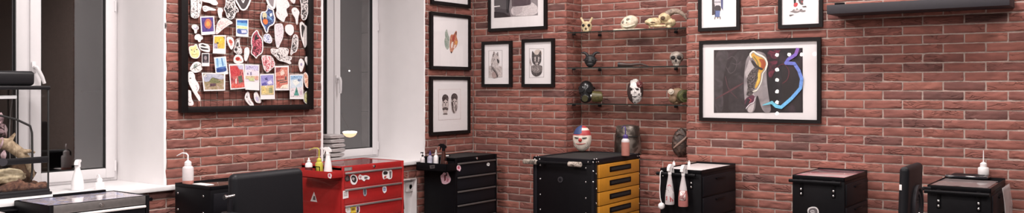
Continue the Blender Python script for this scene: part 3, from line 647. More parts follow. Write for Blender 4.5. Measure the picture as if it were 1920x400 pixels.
stk(345, 0, 1, [(92.8, 108.6), (97.6, 102.2), (107.4, 103.6), (111.6, 113), (110.5, 118), (100, 120.5), (92.8, 117)], paint('e4dcd8'), 'white round sticker with a red splash above the crimson scene', 1.2, [(paint('b94238'), oval(101, 110.5, 4.6, 3.8)), (paint('8f2c28'), [(97, 110), (101, 108), (104, 111), (100, 113)]), (paint('d99a90'), oval(106, 113, 2.4, 2))])
stk(*A3, [(698, 215), (742, 203), (759, 260), (742, 320), (715, 377), (693, 350), (693, 280)], inkW, 'plain white pod shaped sticker beside the dark red one', .9)
stk(*A5, [(58, 120), (110, 45), (160, 33), (202, 58), (200, 85), (214, 120), (180, 150), (128, 167), (98, 152)], paint('dfd8d4'), 'grey leaf with black veins, on a white sticker', 1, [(paint('9aa39c'), [(100, 95), (130, 55), (160, 60), (150, 95), (125, 120)]), (INK, stroke([(85, 125), (140, 95), (190, 68)], 6)), (INK, stroke([(135, 97), (150, 125), (178, 135)], 4)), (INK, stroke([(120, 105), (130, 140)], 4)), (INK, stroke([(130, 100), (118, 70)], 4))])
stk(345, 0, 1, [(6.5, 139), (10, 134), (16, 134.4), (20.3, 141), (21, 149), (27, 157), (29, 164), (27.5, 169), (24, 173), (31, 182), (30.3, 191), (27, 188.5), (16, 171), (8, 155)], inkW, 'long white hand shaped sticker at the lower left of the board', .9, [(INK2, oval(12, 147, 1.6, 1.2)), (paint('a89aa2'), stroke([(22, 160), (26, 166), (23, 170)], 1))])
stk(*A7, [(88, 120), (110, 106), (132, 120), (137, 200), (162, 250), (152, 277), (100, 277), (88, 250)], inkW, 'small white boot shaped sticker in the lower left board corner', .9, [(INK2, stroke([(100, 220), (112, 245), (130, 240)], 5))])
stk(465, 0, 1, [(104, 138), (108, 135), (112, 140.5), (115.5, 152), (115.5, 162), (112, 166.5), (107, 162), (104.6, 150.5)], org, 'oval sticker of an orange drawing by the right board edge', 1)
stk(*A8, [(653, 150), (680, 118), (717, 118), (747, 190), (737, 247), (700, 267), (658, 242), (648, 195)], grn, 'oval green and yellow sticker, lowest by the right board edge', 1.4, [(INK2, stroke([(680, 150), (700, 145), (722, 190), (712, 235), (690, 238)], 4))])
stk(*A8, [(18, 190), (40, 128), (70, 128), (77, 200), (122, 265), (110, 292), (68, 270), (28, 220)], inkW, 'white slipper shaped sticker with a grey oval hole, under the pastel print', .9, [(INK2, oval(48, 175, 9, 20, rot=.3)), (PAPER, oval(50, 170, 5, 12, rot=.3)), (paint('8d8490'), stroke([(60, 220), (90, 258)], 6))])
stk(*A8, [(118, 140), (150, 123), (172, 170), (202, 220), (192, 250), (148, 247), (122, 210)], inkW, 'white tooth shaped sticker left of the violet print', 1, [(paint('b9b0c8'), oval(155, 205, 16, 30, rot=-.4))])
# prints pinned to the grid
def mottled(mt):                              # the same printed colour with painterly flecks
    if not mt.name.startswith('print_'): return mt
    h = mt.name[6:12]; c = [int(h[i:i + 2], 16) for i in (0, 2, 4)]
    dk = ''.join('%02x' % int(x * .55) for x in c); lt = ''.join('%02x' % int(x + (245 - x) * .42) if x < 245 else '%02x' % x for x in c)
    return ramp_mat('flecked_' + h, [(.34, dk), (.44, h), (.56, h), (.68, lt)], 75, 4, 1.8)
def prt(pts, pic, label, layers=(), bottom=.78, side=.08, base=None):
    (ax, ay), (bx, by), (cx, cy), (dx, dy) = pts
    def bl(s, t): 
        return ((ax * (1 - s) + bx * s) * (1 - t) + (dx * (1 - s) + cx * s) * t, (ay * (1 - s) + by * s) * (1 - t) + (dy * (1 - s) + cy * s) * t)
    t0 = side * .8
    def I(s, t): return bl(side + s * (1 - 2 * side), t0 + t * (bottom - t0))
    L = [(pic, [I(0, 0), I(1, 0), I(1, 1), I(0, 1)])]
    for mt, q in layers: L.append((mottled(mt), [I(*p) for p in q]))
    return card('photo_print', 'picture', list(pts), L, label, 'photo print', PG, rounded=0, off=.0395 + (depth_i[0] % 3) * 0)
def noisepic(name, cols, sc=30): 
    n = len(cols); return ramp_mat(name, [(.28 + .44 * i / (n - 1), c) for i, c in enumerate(cols)], sc, 3, 1.2)
prt([(375, 31), (401.3, 30), (403.3, 64), (377.5, 66)], noisepic('purple_pic', ['241f4a', '4a3a7a', '6d4a82']), 'white bordered print of an orange glow on dark purple', [(noisepic('purple_glow', ['7d4a72', 'b5654f', 'c9784a']), [(.55 + .32 * math.cos(k * PI / 6), .45 + .36 * math.sin(k * PI / 6)) for k in range(12)]), (paint('dd9146'), [(.55 + .16 * math.cos(k * PI / 6), .45 + .2 * math.sin(k * PI / 6)) for k in range(12)])], .84)
prt([(442.5, 35.7), (465.6, 36), (465.8, 69.6), (442.5, 68)], noisepic('sky_pic', ['a8c6d8', 'bcd8da']), 'white bordered print of a blue and yellow sunset over water', [(paint('2f62a8'), [(0, 0), (1, 0), (1, .22), (0, .16)]), (paint('6aa9cf'), [(0, .16), (1, .22), (1, .4), (0, .34)]), (paint('d9dca0'), [(0, .42), (1, .46), (1, .62), (0, .6)]), (paint('4b5c9a'), [(0, .62), (.5, .66), (1, .64), (1, 1), (0, 1)]), (paint('c9cbe0'), [(.4, .72), (.9, .7), (.95, .9), (.45, .94)])], .85)
prt([(400.2, 66.4), (423.5, 66), (423, 101.3), (399, 100.2)], noisepic('yellow_flower', ['9a8a5a', 'd0ab42', 'dfc06a']), 'white bordered print of a yellow flower', [(paint('9c8fa2'), [(0, .55), (.3, .6), (.35, 1), (0, 1)]), (paint('e0b83a'), [(.2 + .5 * math.cos(k * PI / 6) * .8 + .35, .32 + .28 * math.sin(k * PI / 6)) for k in range(12)]), (paint('5f5630'), [(.25, .45), (.45, .5), (.4, .62), (.2, .6)]), (paint('f0d98a'), [(.5, .2), (.7, .25), (.6, .4)]), (paint('8c8a70'), [(.8, .05), (1, .05), (1, .2)])], .72)
prt([(378.3, 99.7), (392.4, 99.7), (392.4, 124.3), (378.3, 124.3)], paint('2a2429'), 'small narrow print of a dark portrait', [(paint('8d8084'), [(.5 + .24 * math.cos(k * PI / 5), .45 + .26 * math.sin(k * PI / 5)) for k in range(10)]), (paint('5b5056'), [(.2, 1), (.3, .75), (.75, .72), (.9, 1)])], .74)
prt([(401, 107.8), (423.4, 105.7), (427.6, 139), (404.8, 142.2)], noisepic('blue_ice', ['8fb2cc', 'aac9da', 'c6dbe2']), 'tilted white bordered print of pale blue streaks over deep blue', [(paint('6d9ac2'), [(.12, 0), (.3, 0), (.26, .6), (.15, .6)]), (paint('5580b0'), [(.6, 0), (.72, 0), (.78, .55), (.65, .6)]), (paint('23407f'), [(0, .76), (.3, .7), (.6, .78), (1, .7), (1, 1), (0, 1)]), (paint('4568a8'), [(0, .66), (1, .62), (1, .7), (.6, .78), (.3, .7), (0, .76)])], .84)
prt([(378, 136.5), (422.3, 137.5), (422, 170), (382, 171)], noisepic('meadow', ['6b5d58', '8d7f5c', 'a08a72', 'b9a9a0'], 40), 'wide landscape print of a mossy hut under a grey sky', [(noisepic('grey_sky', ['8d90a4', 'a9aab8', 'c0bfc8']), [(0, 0), (1, 0), (1, .38), (.6, .3), (.2, .5), (0, .52)]), (paint('6f6f48'), [(.22, .55), (.42, .2), (.62, .35), (.9, .5), (.6, .62)]), (paint('57504a'), [(.4, .2), (.62, .34), (.85, .36), (.55, .26)]), (paint('5a3f48'), [(.3, .62), (.6, .6), (.6, .76), (.28, .8)]), (paint('e6e2e4'), [(.1 + .08 * math.cos(k * PI / 4), .14 + .1 * math.sin(k * PI / 4)) for k in range(8)])], .93, .06)
prt([(428.7, 120.6), (457, 119.7), (461, 166), (432, 168.5)], noisepic('crimson', ['5a2f34', 'a8454a', 'c06a66', 'd09a90'], 40), 'crimson and pink forest scene print, taller than its neighbours', [(paint('b5aec4'), [(.55, 0), (1, 0), (1, .2), (.7, .18)]), (noisepic('red_tree', ['8f2a34', 'b8383f', 'cf6a62'], 50), [(.0, .05), (.5, .02), (.75, .25), (.7, .45), (.1, .5), (0, .3)]), (paint('54584a'), [(.55, .5), (.85, .45), (.9, .75), (.6, .8)]), (paint('e6d2cc'), [(.35, .62), (.45, .55), (.42, .8), (.34, .82)]), (paint('cf5a50'), [(0, .85), (.3, .78), (.6, .9), (1, .8), (1, 1), (0, 1)])], .95, .07)
prt([(458.5, 120.5), (486, 121.5), (486, 169.8), (460, 168.3)], noisepic('pastel', ['cfc0cc', 'd9cfd6', 'e2dadf']), 'pastel print of a pale castle with a blank white lower margin', [(paint('b9b0d0'), [(0, 0), (1, 0), (1, .3), (0, .28)]), (paint('dccfd9'), [(.1, .3), (.5, .22), (.9, .34), (.9, .55), (.1, .6)]), (paint('857c94'), [(.35, .42), (.48, .4), (.48, .6), (.36, .6)]), (paint('857c94'), [(.12, .45), (.22, .45), (.22, .58), (.12, .58)]), (paint('c9b590'), [(0, .66), (1, .62), (1, .8), (0, .84)]), (paint('b9c08a'), [(.2, .8), (.6, .74), (.7, .95), (.3, .95)]), (paint('cf9a8a'), [(.7, .66), (1, .62), (1, .85), (.75, .88)])], .68, .05)
prt([(487.3, 139.3), (513.7, 138.4), (515.4, 186), (488.2, 186.7)], noisepic('violet_sky', ['6f6aa8', '8f88c0', 'b0a6d0'], 40), 'tall print with violet clouds above and yellow houses below', [(paint('3f3a7a'), [(.3, .15), (.5, .1), (.55, .25), (.35, .25)]), (paint('d9d0e2'), [(.5, .35), (.8, .25), (.95, .45), (.6, .48)]), (paint('57509a'), [(.05, .42), (.4, .36), (.5, .5), (.1, .52)]), (noisepic('yellow_house', ['9a8f78', 'c9b27a', 'd9cfae'], 40), [(0, .54), (1, .52), (1, 1), (0, 1)]), (paint('d9c07a'), [(.08, .6), (.35, .56), (.4, .9), (.1, .92)]), (paint('8d9068'), [(.62, .66), (.9, .64), (.9, .92), (.62, .92)]), (paint('e6ddd6'), [(.3, .55), (.45, .55), (.42, .66)])], .82, .06)
prt([(514.6, 123.8), (541.4, 123), (542, 169.5), (516, 169.8)], noisepic('red_town', ['a5524c', 'c47a6a', 'd9a594'], 40), 'print of a red townscape with dark windows', [(paint('8f3f40'), [(0, .02), (.5, .0), (.3, .2), (0, .25)]), (paint('e3c9bc'), [(.35, .25), (.6, .1), (.75, .3), (.45, .4)]), (paint('b9584f'), [(0, .42), (.7, .4), (.7, .5), (0, .52)]), (INK2, [(.1, .62), (.7, .58), (.7, .62), (.1, .66)]), (INK2, [(.3, .7), (.95, .66), (.95, .69), (.3, .74)]), (paint('c85f4c'), [(.1, .66), (.3, .66), (.3, .9), (.1, .9)]), (paint('ecd9c6'), [(.5, .86), (1, .8), (1, 1), (.3, 1)]), (INK2, [(.75, .45), (.9, .42), (.9, .6), (.78, .6)])], .92, .08)
prt([(543, 140), (568.2, 139.3), (568.7, 186), (543.3, 186)], noisepic('pale_blue', ['a9bccc', 'c0ccd6', 'd6dade'], 40), 'pale blue print with a green fir tree at its foot', [(paint('8fb0d0'), [(0, 0), (1, 0), (1, .14), (0, .2)]), (paint('e0e2dc'), [(.15, .25), (.5, .2), (.8, .35), (.4, .5)]), (paint('6f7fa0'), [(.6, .18), (.85, .14), (.9, .25), (.65, .28)]), (paint('d9cdd0'), [(0, .6), (1, .55), (1, 1), (0, 1)]), (paint('4f8f84'), [(.5, .52), (.72, .95), (.28, .95)]), (paint('3a7268'), [(.5, .6), (.6, .8), (.42, .82)]), (paint('c9b0bc'), [(.75, .75), (1, .7), (1, .9), (.8, .92)])], .9, .06)


# ---------------------------------------------------------------- bottles
LIQ_PINK = mat('pink_liquid', (.42, .155, .14), .35, var=.05)
LIQ_RED = mat('red_liquid', (.45, .19, .155), .35, var=.05)
CLEARP = mat('frosted_clear_plastic', (.58, .53, .53), .25, var=.03)
YELG = mat('yellow_green_plastic', (.50, .46, .07), .35)
PURP = mat('violet_plastic', (.06, .035, .16), .4)
AMBER = mat('amber_plastic', (.045, .012, .008), .2)
def wash_bottle(label, loc, r, h, rz, body, cap, liquid=None, lvl=.4, spout=.06, group=None, tall=.5, cat='bottle'):
    t = thing('wash_bottle', label, cat, loc, rz, group)
    m = MB()
    if liquid:
        m.lathe([(r * .96, .0), (r, .004), (r, h * lvl)], m=1); m.lathe([(r, h * lvl), (r, h * .86), (r * .9, h * .93), (r * .55, h)], m=0)
        m.build('bottle', [body, liquid], t)
    else: m.lathe([(r * .94, 0), (r, .004), (r, h * .84), (r * .92, h * .92), (r * .55, h)]).build('bottle', body, t)
    m = MB(); m.lathe([(r * .62, h), (r * .62, h + r * .6), (r * .5, h + r * .75), (r * .25, h + r * .95)], n=20); m.build('cap', cap, t)
    z = h + r * .9
    m = MB()
    if spout > 0: m.tube([(0, 0, z), (0, 0, z + r * tall), (-spout * .15, 0, z + r * tall + .012), (-spout * .5, 0, z + r * tall + .014), (-spout, 0, z + r * tall - .004)], [r * .16, r * .15, r * .14, r * .12, r * .07], 8)
    else: m.tube([(0, 0, z), (0, 0, z + r * tall)], [r * .13, r * .07], 8)
    m.build('spout', cap, t)
    return t
def spray_bottle(label, loc, r, h, rz, body, head, liquid=None, lvl=.4, group=None, taper=.45, name='spray_bottle', extra=None, hook=0.0):
    """h: height of the whole bottle; the nozzle points along local -X."""
    t = thing(name, label, 'spray bottle', loc, rz, group)
    hb = h * .74; m = MB()
    P = [(r * .94, 0), (r, .004), (r * .98, hb * .3), (r * (1 - (1 - taper) * .45), hb * .62), (r * taper, hb * .94), (r * taper * .9, hb)]
    if liquid:
        k = hb * lvl
        lo = [(a, z) for a, z in P if z < k]; hi = [(a, z) for a, z in P if z >= k]
        (a0, z0), (a1, z1) = lo[-1], hi[0]; am = a0 + (a1 - a0) * (k - z0) / (z1 - z0)
        m.lathe(lo + [(am, k)], m=1); m.lathe([(am, k)] + hi, m=0); b = m.build('bottle', [body, liquid], t)
    else: b = m.lathe(P).build('bottle', body, t)
    w = r * .30
    m = MB(); m.lathe([(r * taper * 1.05, hb), (r * taper * 1.05, hb + h * .05), (r * .3, hb + h * .07)], n=16)
    z = hb + h * .055
    pr_ = [(r * .85, z + h * .04), (r * .75, z + h * .12), (r * .1, z + h * .19), (-r * .7, z + h * .195), (-r * 1.15, z + h * .17), (-r * 1.15, z + h * .115), (-r * .5, z + h * .09), (-r * .3, z), (r * .3, z), (r * .55, z + h * .03)]
    m.prism([(x, -w, zz_) for x, zz_ in pr_], (0, 2 * w, 0)); m.cyl((-r * 1.12, 0, z + h * .143), (-r * (1.4 + hook * .3), 0, z + h * .143), r * .2, n=12)
    m.build('spray_head', head, t)
    m = MB(); m.X = Matrix.Translation((-hook * r, 0, 0)); m.prism([(-r * .55, -w * .7, z + h * .095), (-r * .95, -w * .7, z + h * .10), (-r * 1.0, -w * .7, z + h * .03), (-r * 1.14, -w * .7, z - h * .05), (-r * 1.0, -w * .7, z - h * .05), (-r * .75, -w * .7, z + h * .02)], (0, 1.4 * w, 0)); m.build('trigger', head, t)
    if extra: extra(t, b)
    return t
def pump_bottle(label, loc, r, h, rz, body, cap, pump=None, group=None, band=None):
    t = thing('pump_bottle', label, 'bottle', loc, rz, group)
    m = MB(); m.lathe([(r * .93, 0), (r, .004), (r, h * .80), (r * .85, h * .88), (r * .4, h * .95), (r * .4, h)]); m.build('bottle', body, t)
    if band: MB().lathe([(r * 1.02, h * .18), (r * 1.02, h * .62)], n=24).build('bottle_label', band, t)
    m = MB(); m.lathe([(r * .5, h), (r * .5, h * 1.07), (r * .25, h * 1.1)], n=16)
    if pump:
        m.cyl((0, 0, h * 1.08), (0, 0, h * 1.25), r * .13, n=10); m.box(-r * .9, r * .35, -r * .22, r * .22, h * 1.24, h * 1.32, r * .08)
        m.cyl((-r * .85, 0, h * 1.25), (-r * .85, 0, h * 1.19), r * .1, n=8)
    else: m.lathe([(r * .3, h * 1.07), (r * .22, h * 1.2), (r * .12, h * 1.28)], n=12)
    m.build('pump' if pump else 'cap', cap, t)
    return t

# ---------------------------------------------------------------- tool chests (front faces +X, length along Y)
def ring_tube(m, x0, x1, zc, ri, ro, n=28):
    vs, fs = [], []
    for x, r in ((x0, ri), (x0, ro), (x1, ro), (x1, ri)):
        for k in range(n): a = 2 * PI * k / n; vs.append((x, r * math.cos(a), zc + r * math.sin(a)))
    for i in range(4):
        for k in range(n): fs.append((i * n + k, i * n + (k + 1) % n, ((i + 1) % 4) * n + (k + 1) % n, ((i + 1) % 4) * n + k))
    m.add(vs, fs)
def rivets(m, pts, nrm, r=.006):
    for p in pts: m.cyl(Vector(p) - Vector(nrm) * .002, Vector(p) + Vector(nrm) * .003, r, r * .6, 10)
def tool_chest(label, loc, w, d, h, body, drawer, strip, nd, dh, lid=.04, tray=None, stickers=(), band=None, glass=None, topcol=None):
    """loc: floor point at the middle of the front face; body runs back to -d and +-w/2 along y."""
    t = thing('tool_chest', label, 'tool chest', loc)
    w2 = w / 2
    m = MB(); m.box(-d, -.002, -w2, w2, .13, h - .008, .004)
    rim = .008
    m.box(-d, 0, -w2, -w2 + rim, h - .03, h, .002); m.box(-d, 0, w2 - rim, w2, h - .03, h, .002); m.box(-d, -d + rim, -w2, w2, h - .03, h, .002); m.box(-rim, .001, -w2, w2, h - lid, h, .002)
    m.box(-.01, .006, -w2, -w2 + .022, .13, h, .002); m.box(-.01, .006, w2 - .022, w2, .13, h, .002)
    m.build('body', body, t)
    if band: MB().box(0, .004, -w2 + .023, w2 - .023, h - lid + .002, h - .003, .001).build('lid_front', band, t)
    m = MB(); m.cyl((.0, 0, h - lid * .5), (.010, 0, h - lid * .5), .011, n=16); m.cyl((.010, 0, h - lid * .5), (.014, 0, h - lid * .5), .006, n=12); m.build('lock', CHROME, t)
    if topcol: MB().box(-d + .012, -.012, -w2 + .012, w2 - .012, h - .010, h - .003).build('top_mat', topcol, t)
    z = h - lid
    for i in range(nd):
        z0 = z - dh
        if z0 < .15: break
        m = MB(); m.box(-.01, .004, -w2 + .025, w2 - .025, z0 + .004, z - .002, .003)
        dr = m.build('drawer', drawer, t)
        m = MB(); m.box(.004, .016, -w2 + .025, w2 - .025, z - .017, z - .003, .004); m.build('handle_strip', strip, dr)
        z = z0
    m = MB(); m.cyl((-.06, w2 + .05, h - .035), (-d + .06, w2 + .05, h - .035), .011, n=12)
    for x in (-.08, -d + .08): m.cyl((x, w2 - .002, h - .035), (x, w2 + .05, h - .035), .008, n=10)
    m.build('push_handle', BLACK, t)
    if tray:
        x0, x1, out, tz0, tz1 = tray
        m = MB(); y0 = -w2 - out; y1 = -w2 - .001
        m.box(x0, x1, y0, y1, tz0, tz0 + .006); m.box(x0, x1, y0, y0 + .005, tz0, tz1, .001); m.box(x0, x0 + .005, y0, y1, tz0, tz1, .001); m.box(x1 - .005, x1, y0, y1, tz0, tz1, .001)
        m.build('side_tray', body, t)
    for sx in (-.06, -d + .06):
        for sy in (-w2 + .06, w2 - .06):
            m = MB(); m.box(sx - .025, sx + .025, sy - .02, sy + .02, .10, .131, .003); m.box(sx - .03, sx + .03, sy - .022, sy - .017, .04, .11, .002); m.box(sx - .03, sx + .03, sy + .017, sy + .022, .04, .11, .002)
            c = m.build('caster', ALU, t)
            MB().cyl((sx, sy - .014, .05), (sx, sy + .014, .05), .05, n=24).build('wheel', RUBBER, c)
    return t
def face_sticker(root, name, face, pts_px, layers, coord, white=PAPER, label=None):
    """Small decal on a face of a chest: face 'X' = plane x = coord, 'Y' = plane y = coord."""
    off = root.location
    if face == 'X': P = lambda x, y, o: WA(x, y, coord + o); n = Vector((1, 0, 0))
    else: P = lambda x, y, o: WB(x, y, -coord + o); n = Vector((0, -1, 0))
    m = MB(); mats = [white]; m.X = Matrix.Translation(-off)
    if len(pts_px) > 4: pts_px = smooth_outline(smooth_outline(pts_px))
    m.prism([P(x, y, .0006) for x, y in pts_px], n * .0006, 0)
    for i, (mt, q) in enumerate(layers):
        if mt not in mats: mats.append(mt)
        if len(q) > 4: q = smooth_outline(smooth_outline(q))
        m.prism([P(x, y, .0013 + .0003 * i) for x, y in q], n * .0003, mats.index(mt))
    o = m.build(name, mats, root, weld=False)
    if label: o['label'] = label
    return o

# red chest
RX, RYM, RW, RD, RH = .462, -1.745, .63, .425, .94
red = tool_chest('bright red metal tool chest with silver drawer strips under the second window', (RX, RYM, 0), RW, RD, RH, RED, RED, ALU, 6, .118, .042, tray=(-.33, .015, .125, .858, .912), topcol=mat('red_enamel_top', (.20, .02, .02), .16, var=.1, coat=.5))
K = lambda pts: zz(560, 230, 2.355, pts)
SF = RX + .005
face_sticker(red, 'sticker', 'X', K([(195, 199), (236, 196), (236, 212), (196, 217)]), [(paint('8d8684'), K([(199, 202), (232, 199), (232, 210), (200, 214)]))], SF - .004, paint('6a6260'))
face_sticker(red, 'sticker', 'X', K([(203, 240), (215, 232), (224, 236), (228, 258), (205, 262)]), [(paint('5a4a4a'), K([(207, 245), (216, 238), (222, 254), (210, 258)]))], SF, INK)
face_sticker(red, 'sticker', 'X', K([(228, 236), (240, 229), (256, 235), (262, 255), (252, 275), (236, 275), (228, 262)]), [(INK, K([(231, 240), (240, 233), (252, 238), (257, 256), (248, 268), (236, 262)])), (paint('9a8f8f'), K([(238, 242), (248, 246), (244, 258), (236, 252)]))], SF)
face_sticker(red, 'sticker', 'X', K([(262, 240), (270, 228), (282, 236), (296, 232), (315, 240), (312, 254), (296, 250), (290, 262), (276, 250), (266, 254)]), [(paint('b9848a'), K([(268, 238), (278, 236), (276, 248), (268, 246)])), (paint('57504f'), K([(290, 240), (306, 240), (302, 248), (290, 250)]))], SF)
face_sticker(red, 'sticker', 'X', K([(368, 220), (376, 210), (396, 214), (405, 208), (413, 212), (413, 246), (400, 252), (390, 245), (372, 254)]), [(INK, K([(372, 222), (380, 214), (394, 218), (392, 230), (376, 232)])), (paint('6a6060'), K([(400, 216), (410, 216), (408, 244), (402, 246)])), (paint('a5504c'), K([(378, 238), (388, 234), (386, 246), (376, 248)]))], SF)
face_sticker(red, 'sticker', 'X', K([(284, 292), (292, 288), (300, 292), (301, 318), (294, 328), (285, 322)]), [(paint('4f5560'), K([(287, 296), (298, 294), (297, 318), (289, 318)]))], SF, paint('8d8a90'))
face_sticker(red, 'sticker', 'X', K([(370, 285), (378, 278), (388, 284), (388, 306), (378, 314), (370, 304)]), [(paint('5c6a9c'), K([(374, 288), (384, 288), (384, 302), (375, 304)])), (paint('a9b4cc'), K([(377, 292), (381, 292), (381, 299), (377, 300)]))], SF)
face_sticker(red, 'sticker', 'X', K([(195, 303), (219, 299), (220, 333), (195, 338)]), [(paint('9a8f8c'), K([(199, 309), (215, 306), (215, 309), (199, 312)])), (paint('9a8f8c'), K([(199, 316), (215, 313), (215, 316), (199, 319)])), (paint('9a8f8c'), K([(199, 323), (215, 320), (215, 323), (199, 326)]))], SF)
face_sticker(red, 'sticker', 'X', K([(206, 380), (214, 366), (224, 368), (230, 385), (230, 400), (208, 400)]), [(paint('cfc4b4'), K([(211, 380), (218, 374), (225, 385), (215, 395)]))], SF)
face_sticker(red, 'sticker', 'X', K([(228, 367), (252, 364), (254, 398), (230, 400)]), [(paint('6a5a2a'), K([(233, 372), (247, 370), (247, 373), (233, 375)])), (paint('8a6a2a'), K([(233, 380), (248, 378), (248, 388), (234, 390)]))], SF, paint('d9bb3a'))
face_sticker(red, 'sticker', 'X', K([(252, 370), (262, 363), (270, 370), (270, 400), (252, 400)]), [(paint('7a3a6a'), K([(256, 374), (264, 370), (267, 384), (258, 392)])), (INK, K([(256, 388), (266, 384), (264, 398), (256, 398)]))], SF)
YS = RYM - RW / 2
face_sticker(red, 'warning_triangle', 'Y', K([(52, 348), (68, 306), (82, 352)]), [(paint('5a5250'), K([(62, 342), (66, 324), (72, 326), (75, 344)]))], YS)
face_sticker(red, 'sticker', 'Y', K([(128, 226), (140, 224), (147, 232), (143, 250), (130, 244)]), [(paint('b9486a'), K([(132, 230), (140, 228), (140, 242), (133, 240)]))], YS - .1265)

# black chest by the corner
KX, KYM, KW, KD, KH = .40, -.455, .57, .345, .91
blackc = tool_chest('black metal tool chest with dull strips standing in the room corner', (KX, KYM, 0), KW, KD, KH, BLACK, BLACK2, mat('dull_strip', (.13, .115, .11), .4, .4, var=.05), 6, .118, .042, tray=(-.32, .015, .125, .80, .868), topcol=RUBBER)
B3 = lambda pts: zz(740, 240, 2.5, pts)
PINKS = paint('f2c6d2')
face_sticker(blackc, 'sticker', 'Y', B3([(214, 224), (224, 218), (230, 208), (240, 214), (246, 202), (252, 214), (256, 226), (264, 238), (260, 256), (240, 266), (222, 262), (218, 246)]), [(paint('7a2a3a'), B3([(232, 222), (240, 220), (240, 246), (232, 252)])), (paint('c77a8c'), B3([(246, 236), (256, 240), (250, 254), (242, 254)])), (INK, B3([(240, 214), (246, 210), (246, 226), (240, 226)]))], KYM - KW / 2, PINKS)
face_sticker(blackc, 'sticker', 'X', B3([(290, 182), (298, 172), (308, 178), (311, 192), (305, 206), (299, 200), (291, 198)]), [(paint('c2566a'), B3([(294, 184), (302, 180), (306, 192), (298, 194)]))], KX + .005, PINKS)
face_sticker(blackc, 'sticker', 'X', B3([(431, 168), (438, 163), (446, 166), (444, 180), (432, 178)]), [(paint('a9b0a8'), B3([(435, 168), (442, 168), (440, 176)]))], KX + .005)
face_sticker(blackc, 'sticker', 'Y', B3([(164, 176), (188, 174), (188, 190), (166, 192)]), [(paint('2a2628'), B3([(170, 180), (184, 179), (182, 187), (172, 188)]))], KYM - KW / 2 - .1265, paint('55504f'))

# grey-topped black chest under the first window
LX, LYM, LW, LD, LH = .418, -3.782, .565, .375, .88
lap = ramp_mat('printed_top_under_glass', [(.34, '8a838a'), (.45, 'aaa3a8'), (.5, '9aa0c0'), (.56, '958b8e'), (.7, 'c6bebe')], 5, 4, 2.0, .08)  # grey print, lightened so its colours also carry reflections in the glass
lc = tool_chest('black tool chest with a grey lid band and printed glass top below the terrarium', (LX, LYM, 0), LW, LD, LH, BLACK, BLACK2, WHITEP, 6, .118, .052, band=STEEL, topcol=lap)
m = MB(); m.box(-LD + .004, -LD + .022, -LW / 2 + .2, LW / 2 - .06, LH - .006, LH + .012, .003); m.build('back_lip', BLACK, lc)
m = MB(); m.box(-LD, .006, -LW / 2 - .14, -LW / 2 - .001, LH - .16, LH - .15); m.box(-LD, .006, -LW / 2 - .005, -LW / 2 - .001, LH - .16, LH - .002, .001); m.box(-LD, -LD + .005, -LW / 2 - .14, -LW / 2 - .001, LH - .16, LH - .03, .001); m.box(.001, .006, -LW / 2 - .14, -LW / 2 - .001, LH - .16, LH - .10, .001)
m.build('side_tray', BLACK, lc)
m = MB(); m.cyl((-LD + .02, -LW / 2 - .19, LH - .05), (-.06, -LW / 2 - .19, LH - .05), .010, n=12)
for x in (-LD + .04, -.08): m.cyl((x, -LW / 2 - .002, LH - .05), (x, -LW / 2 - .19, LH - .05), .008, n=10)
m.build('towel_bar', BLACK, lc)
tr = thing('paper_roll', 'pale grey paper roll on the side bar of the chest below the terrarium', 'paper roll', (LX - .206, LYM - LW / 2 - .19, LH - .05 - .03))
m = MB(); n = 26
ring_tube(m, -.11, .11, .03, .013, .03); m.build('roll', mat('pale_grey_paper', (.42, .38, .38), .8), tr)

# ---------------------------------------------------------------- narrow work carts (bolted face towards -Y)
def cart(label, x0, y0, w, d, h, bolts, bar=(-.012, 1.0), top='print', rz=0, tray=False):
    t = thing('work_cart', label, 'cart', (x0 + w / 2, y0 + d / 2, 0), rz)
    w2, d2 = w / 2, d / 2
    m = MB(); m.box(-w2, w2, -d2, d2, .10, h - .022, .004); r = .007
    m.box(-w2, -w2 + r, -d2, d2, h - .03, h, .002); m.box(w2 - r, w2, -d2, d2, h - .03, h, .002); m.box(-w2, w2, d2 - r, d2, h - .03, h + .006, .002); m.box(-w2, w2, -d2, -d2 + r, h - .03, h, .002)
    m.build('body', BLACK, t)
    MB().box(-w2 + .008, w2 - .008, -d2 + .008, d2 - .008, h - .018, h - .008 if tray else h - .003, .001).build('top_panel', top, t)
    # drawers on the +X side
    z = h - .04
    for k in range(5):
        m = MB(); m.box(w2 - .004, w2 + .008, -d2 + .02, d2 - .02, z - .145, z - .006, .003); dr = m.build('drawer', BLACK2, t)
        MB().box(w2 + .008, w2 + .018, -.08, .08, z - .04, z - .028, .003).build('handle', BLACK, dr); z -= .15
    # bar on the bolted face
    bz = h - .035
    a, b = -w2 - .01, w2 * bar[1]
    m = MB(); m.cyl((a, -d2 - .035, bz), (b, -d2 - .035, bz), .0115, n=16)
    br = m.build('bar', BLACK, t)
    for u in bolts: MB().prism([(u - .018, -d2, bz + .02), (u + .018, -d2, bz + .02), (u + .012, -d2, bz - .045), (u - .012, -d2, bz - .045)], (0, -.036, 0)).build('bracket', BLACK2, br) if False else None
    for u in bolts:
        mm = MB(); mm.box(u - .011, u + .011, -d2 - .006, -d2, bz - .10, bz + .012, .002); mm.box(u - .009, u + .009, -d2 - .035, -d2 - .003, bz - .010, bz + .008, .002); mm.build('bracket', BLACK, br)
        for dz in (.055, .085):
            mm = MB(); mm.ell((u, -d2 - .007, bz - dz), (.0075, .005, .0075), 14, 8); mm.build('bolt', CHROME, t)
    for sx in (-w2 + .05, w2 - .05):
        for sy in (-d2 + .05, d2 - .05):
            m = MB(); m.box(sx - .02, sx + .02, sy - .02, sy + .02, .07, .101, .002); c = m.build('caster', ALU, t)
            MB().cyl((sx - .012, sy, .036), (sx + .012, sy, .036), .036, n=20).build('wheel', RUBBER, c)
    return t
top4 = ramp_mat('reddish_print_under_glass', [(.30, '8d8284'), (.42, 'b5a9a6'), (.52, 'b88a90'), (.62, '9a5a64'), (.72, 'a89c9a')], 3.2, 3, 1.5, .08)  # reddish print, brightened in colour for the wall's reflection in the glass
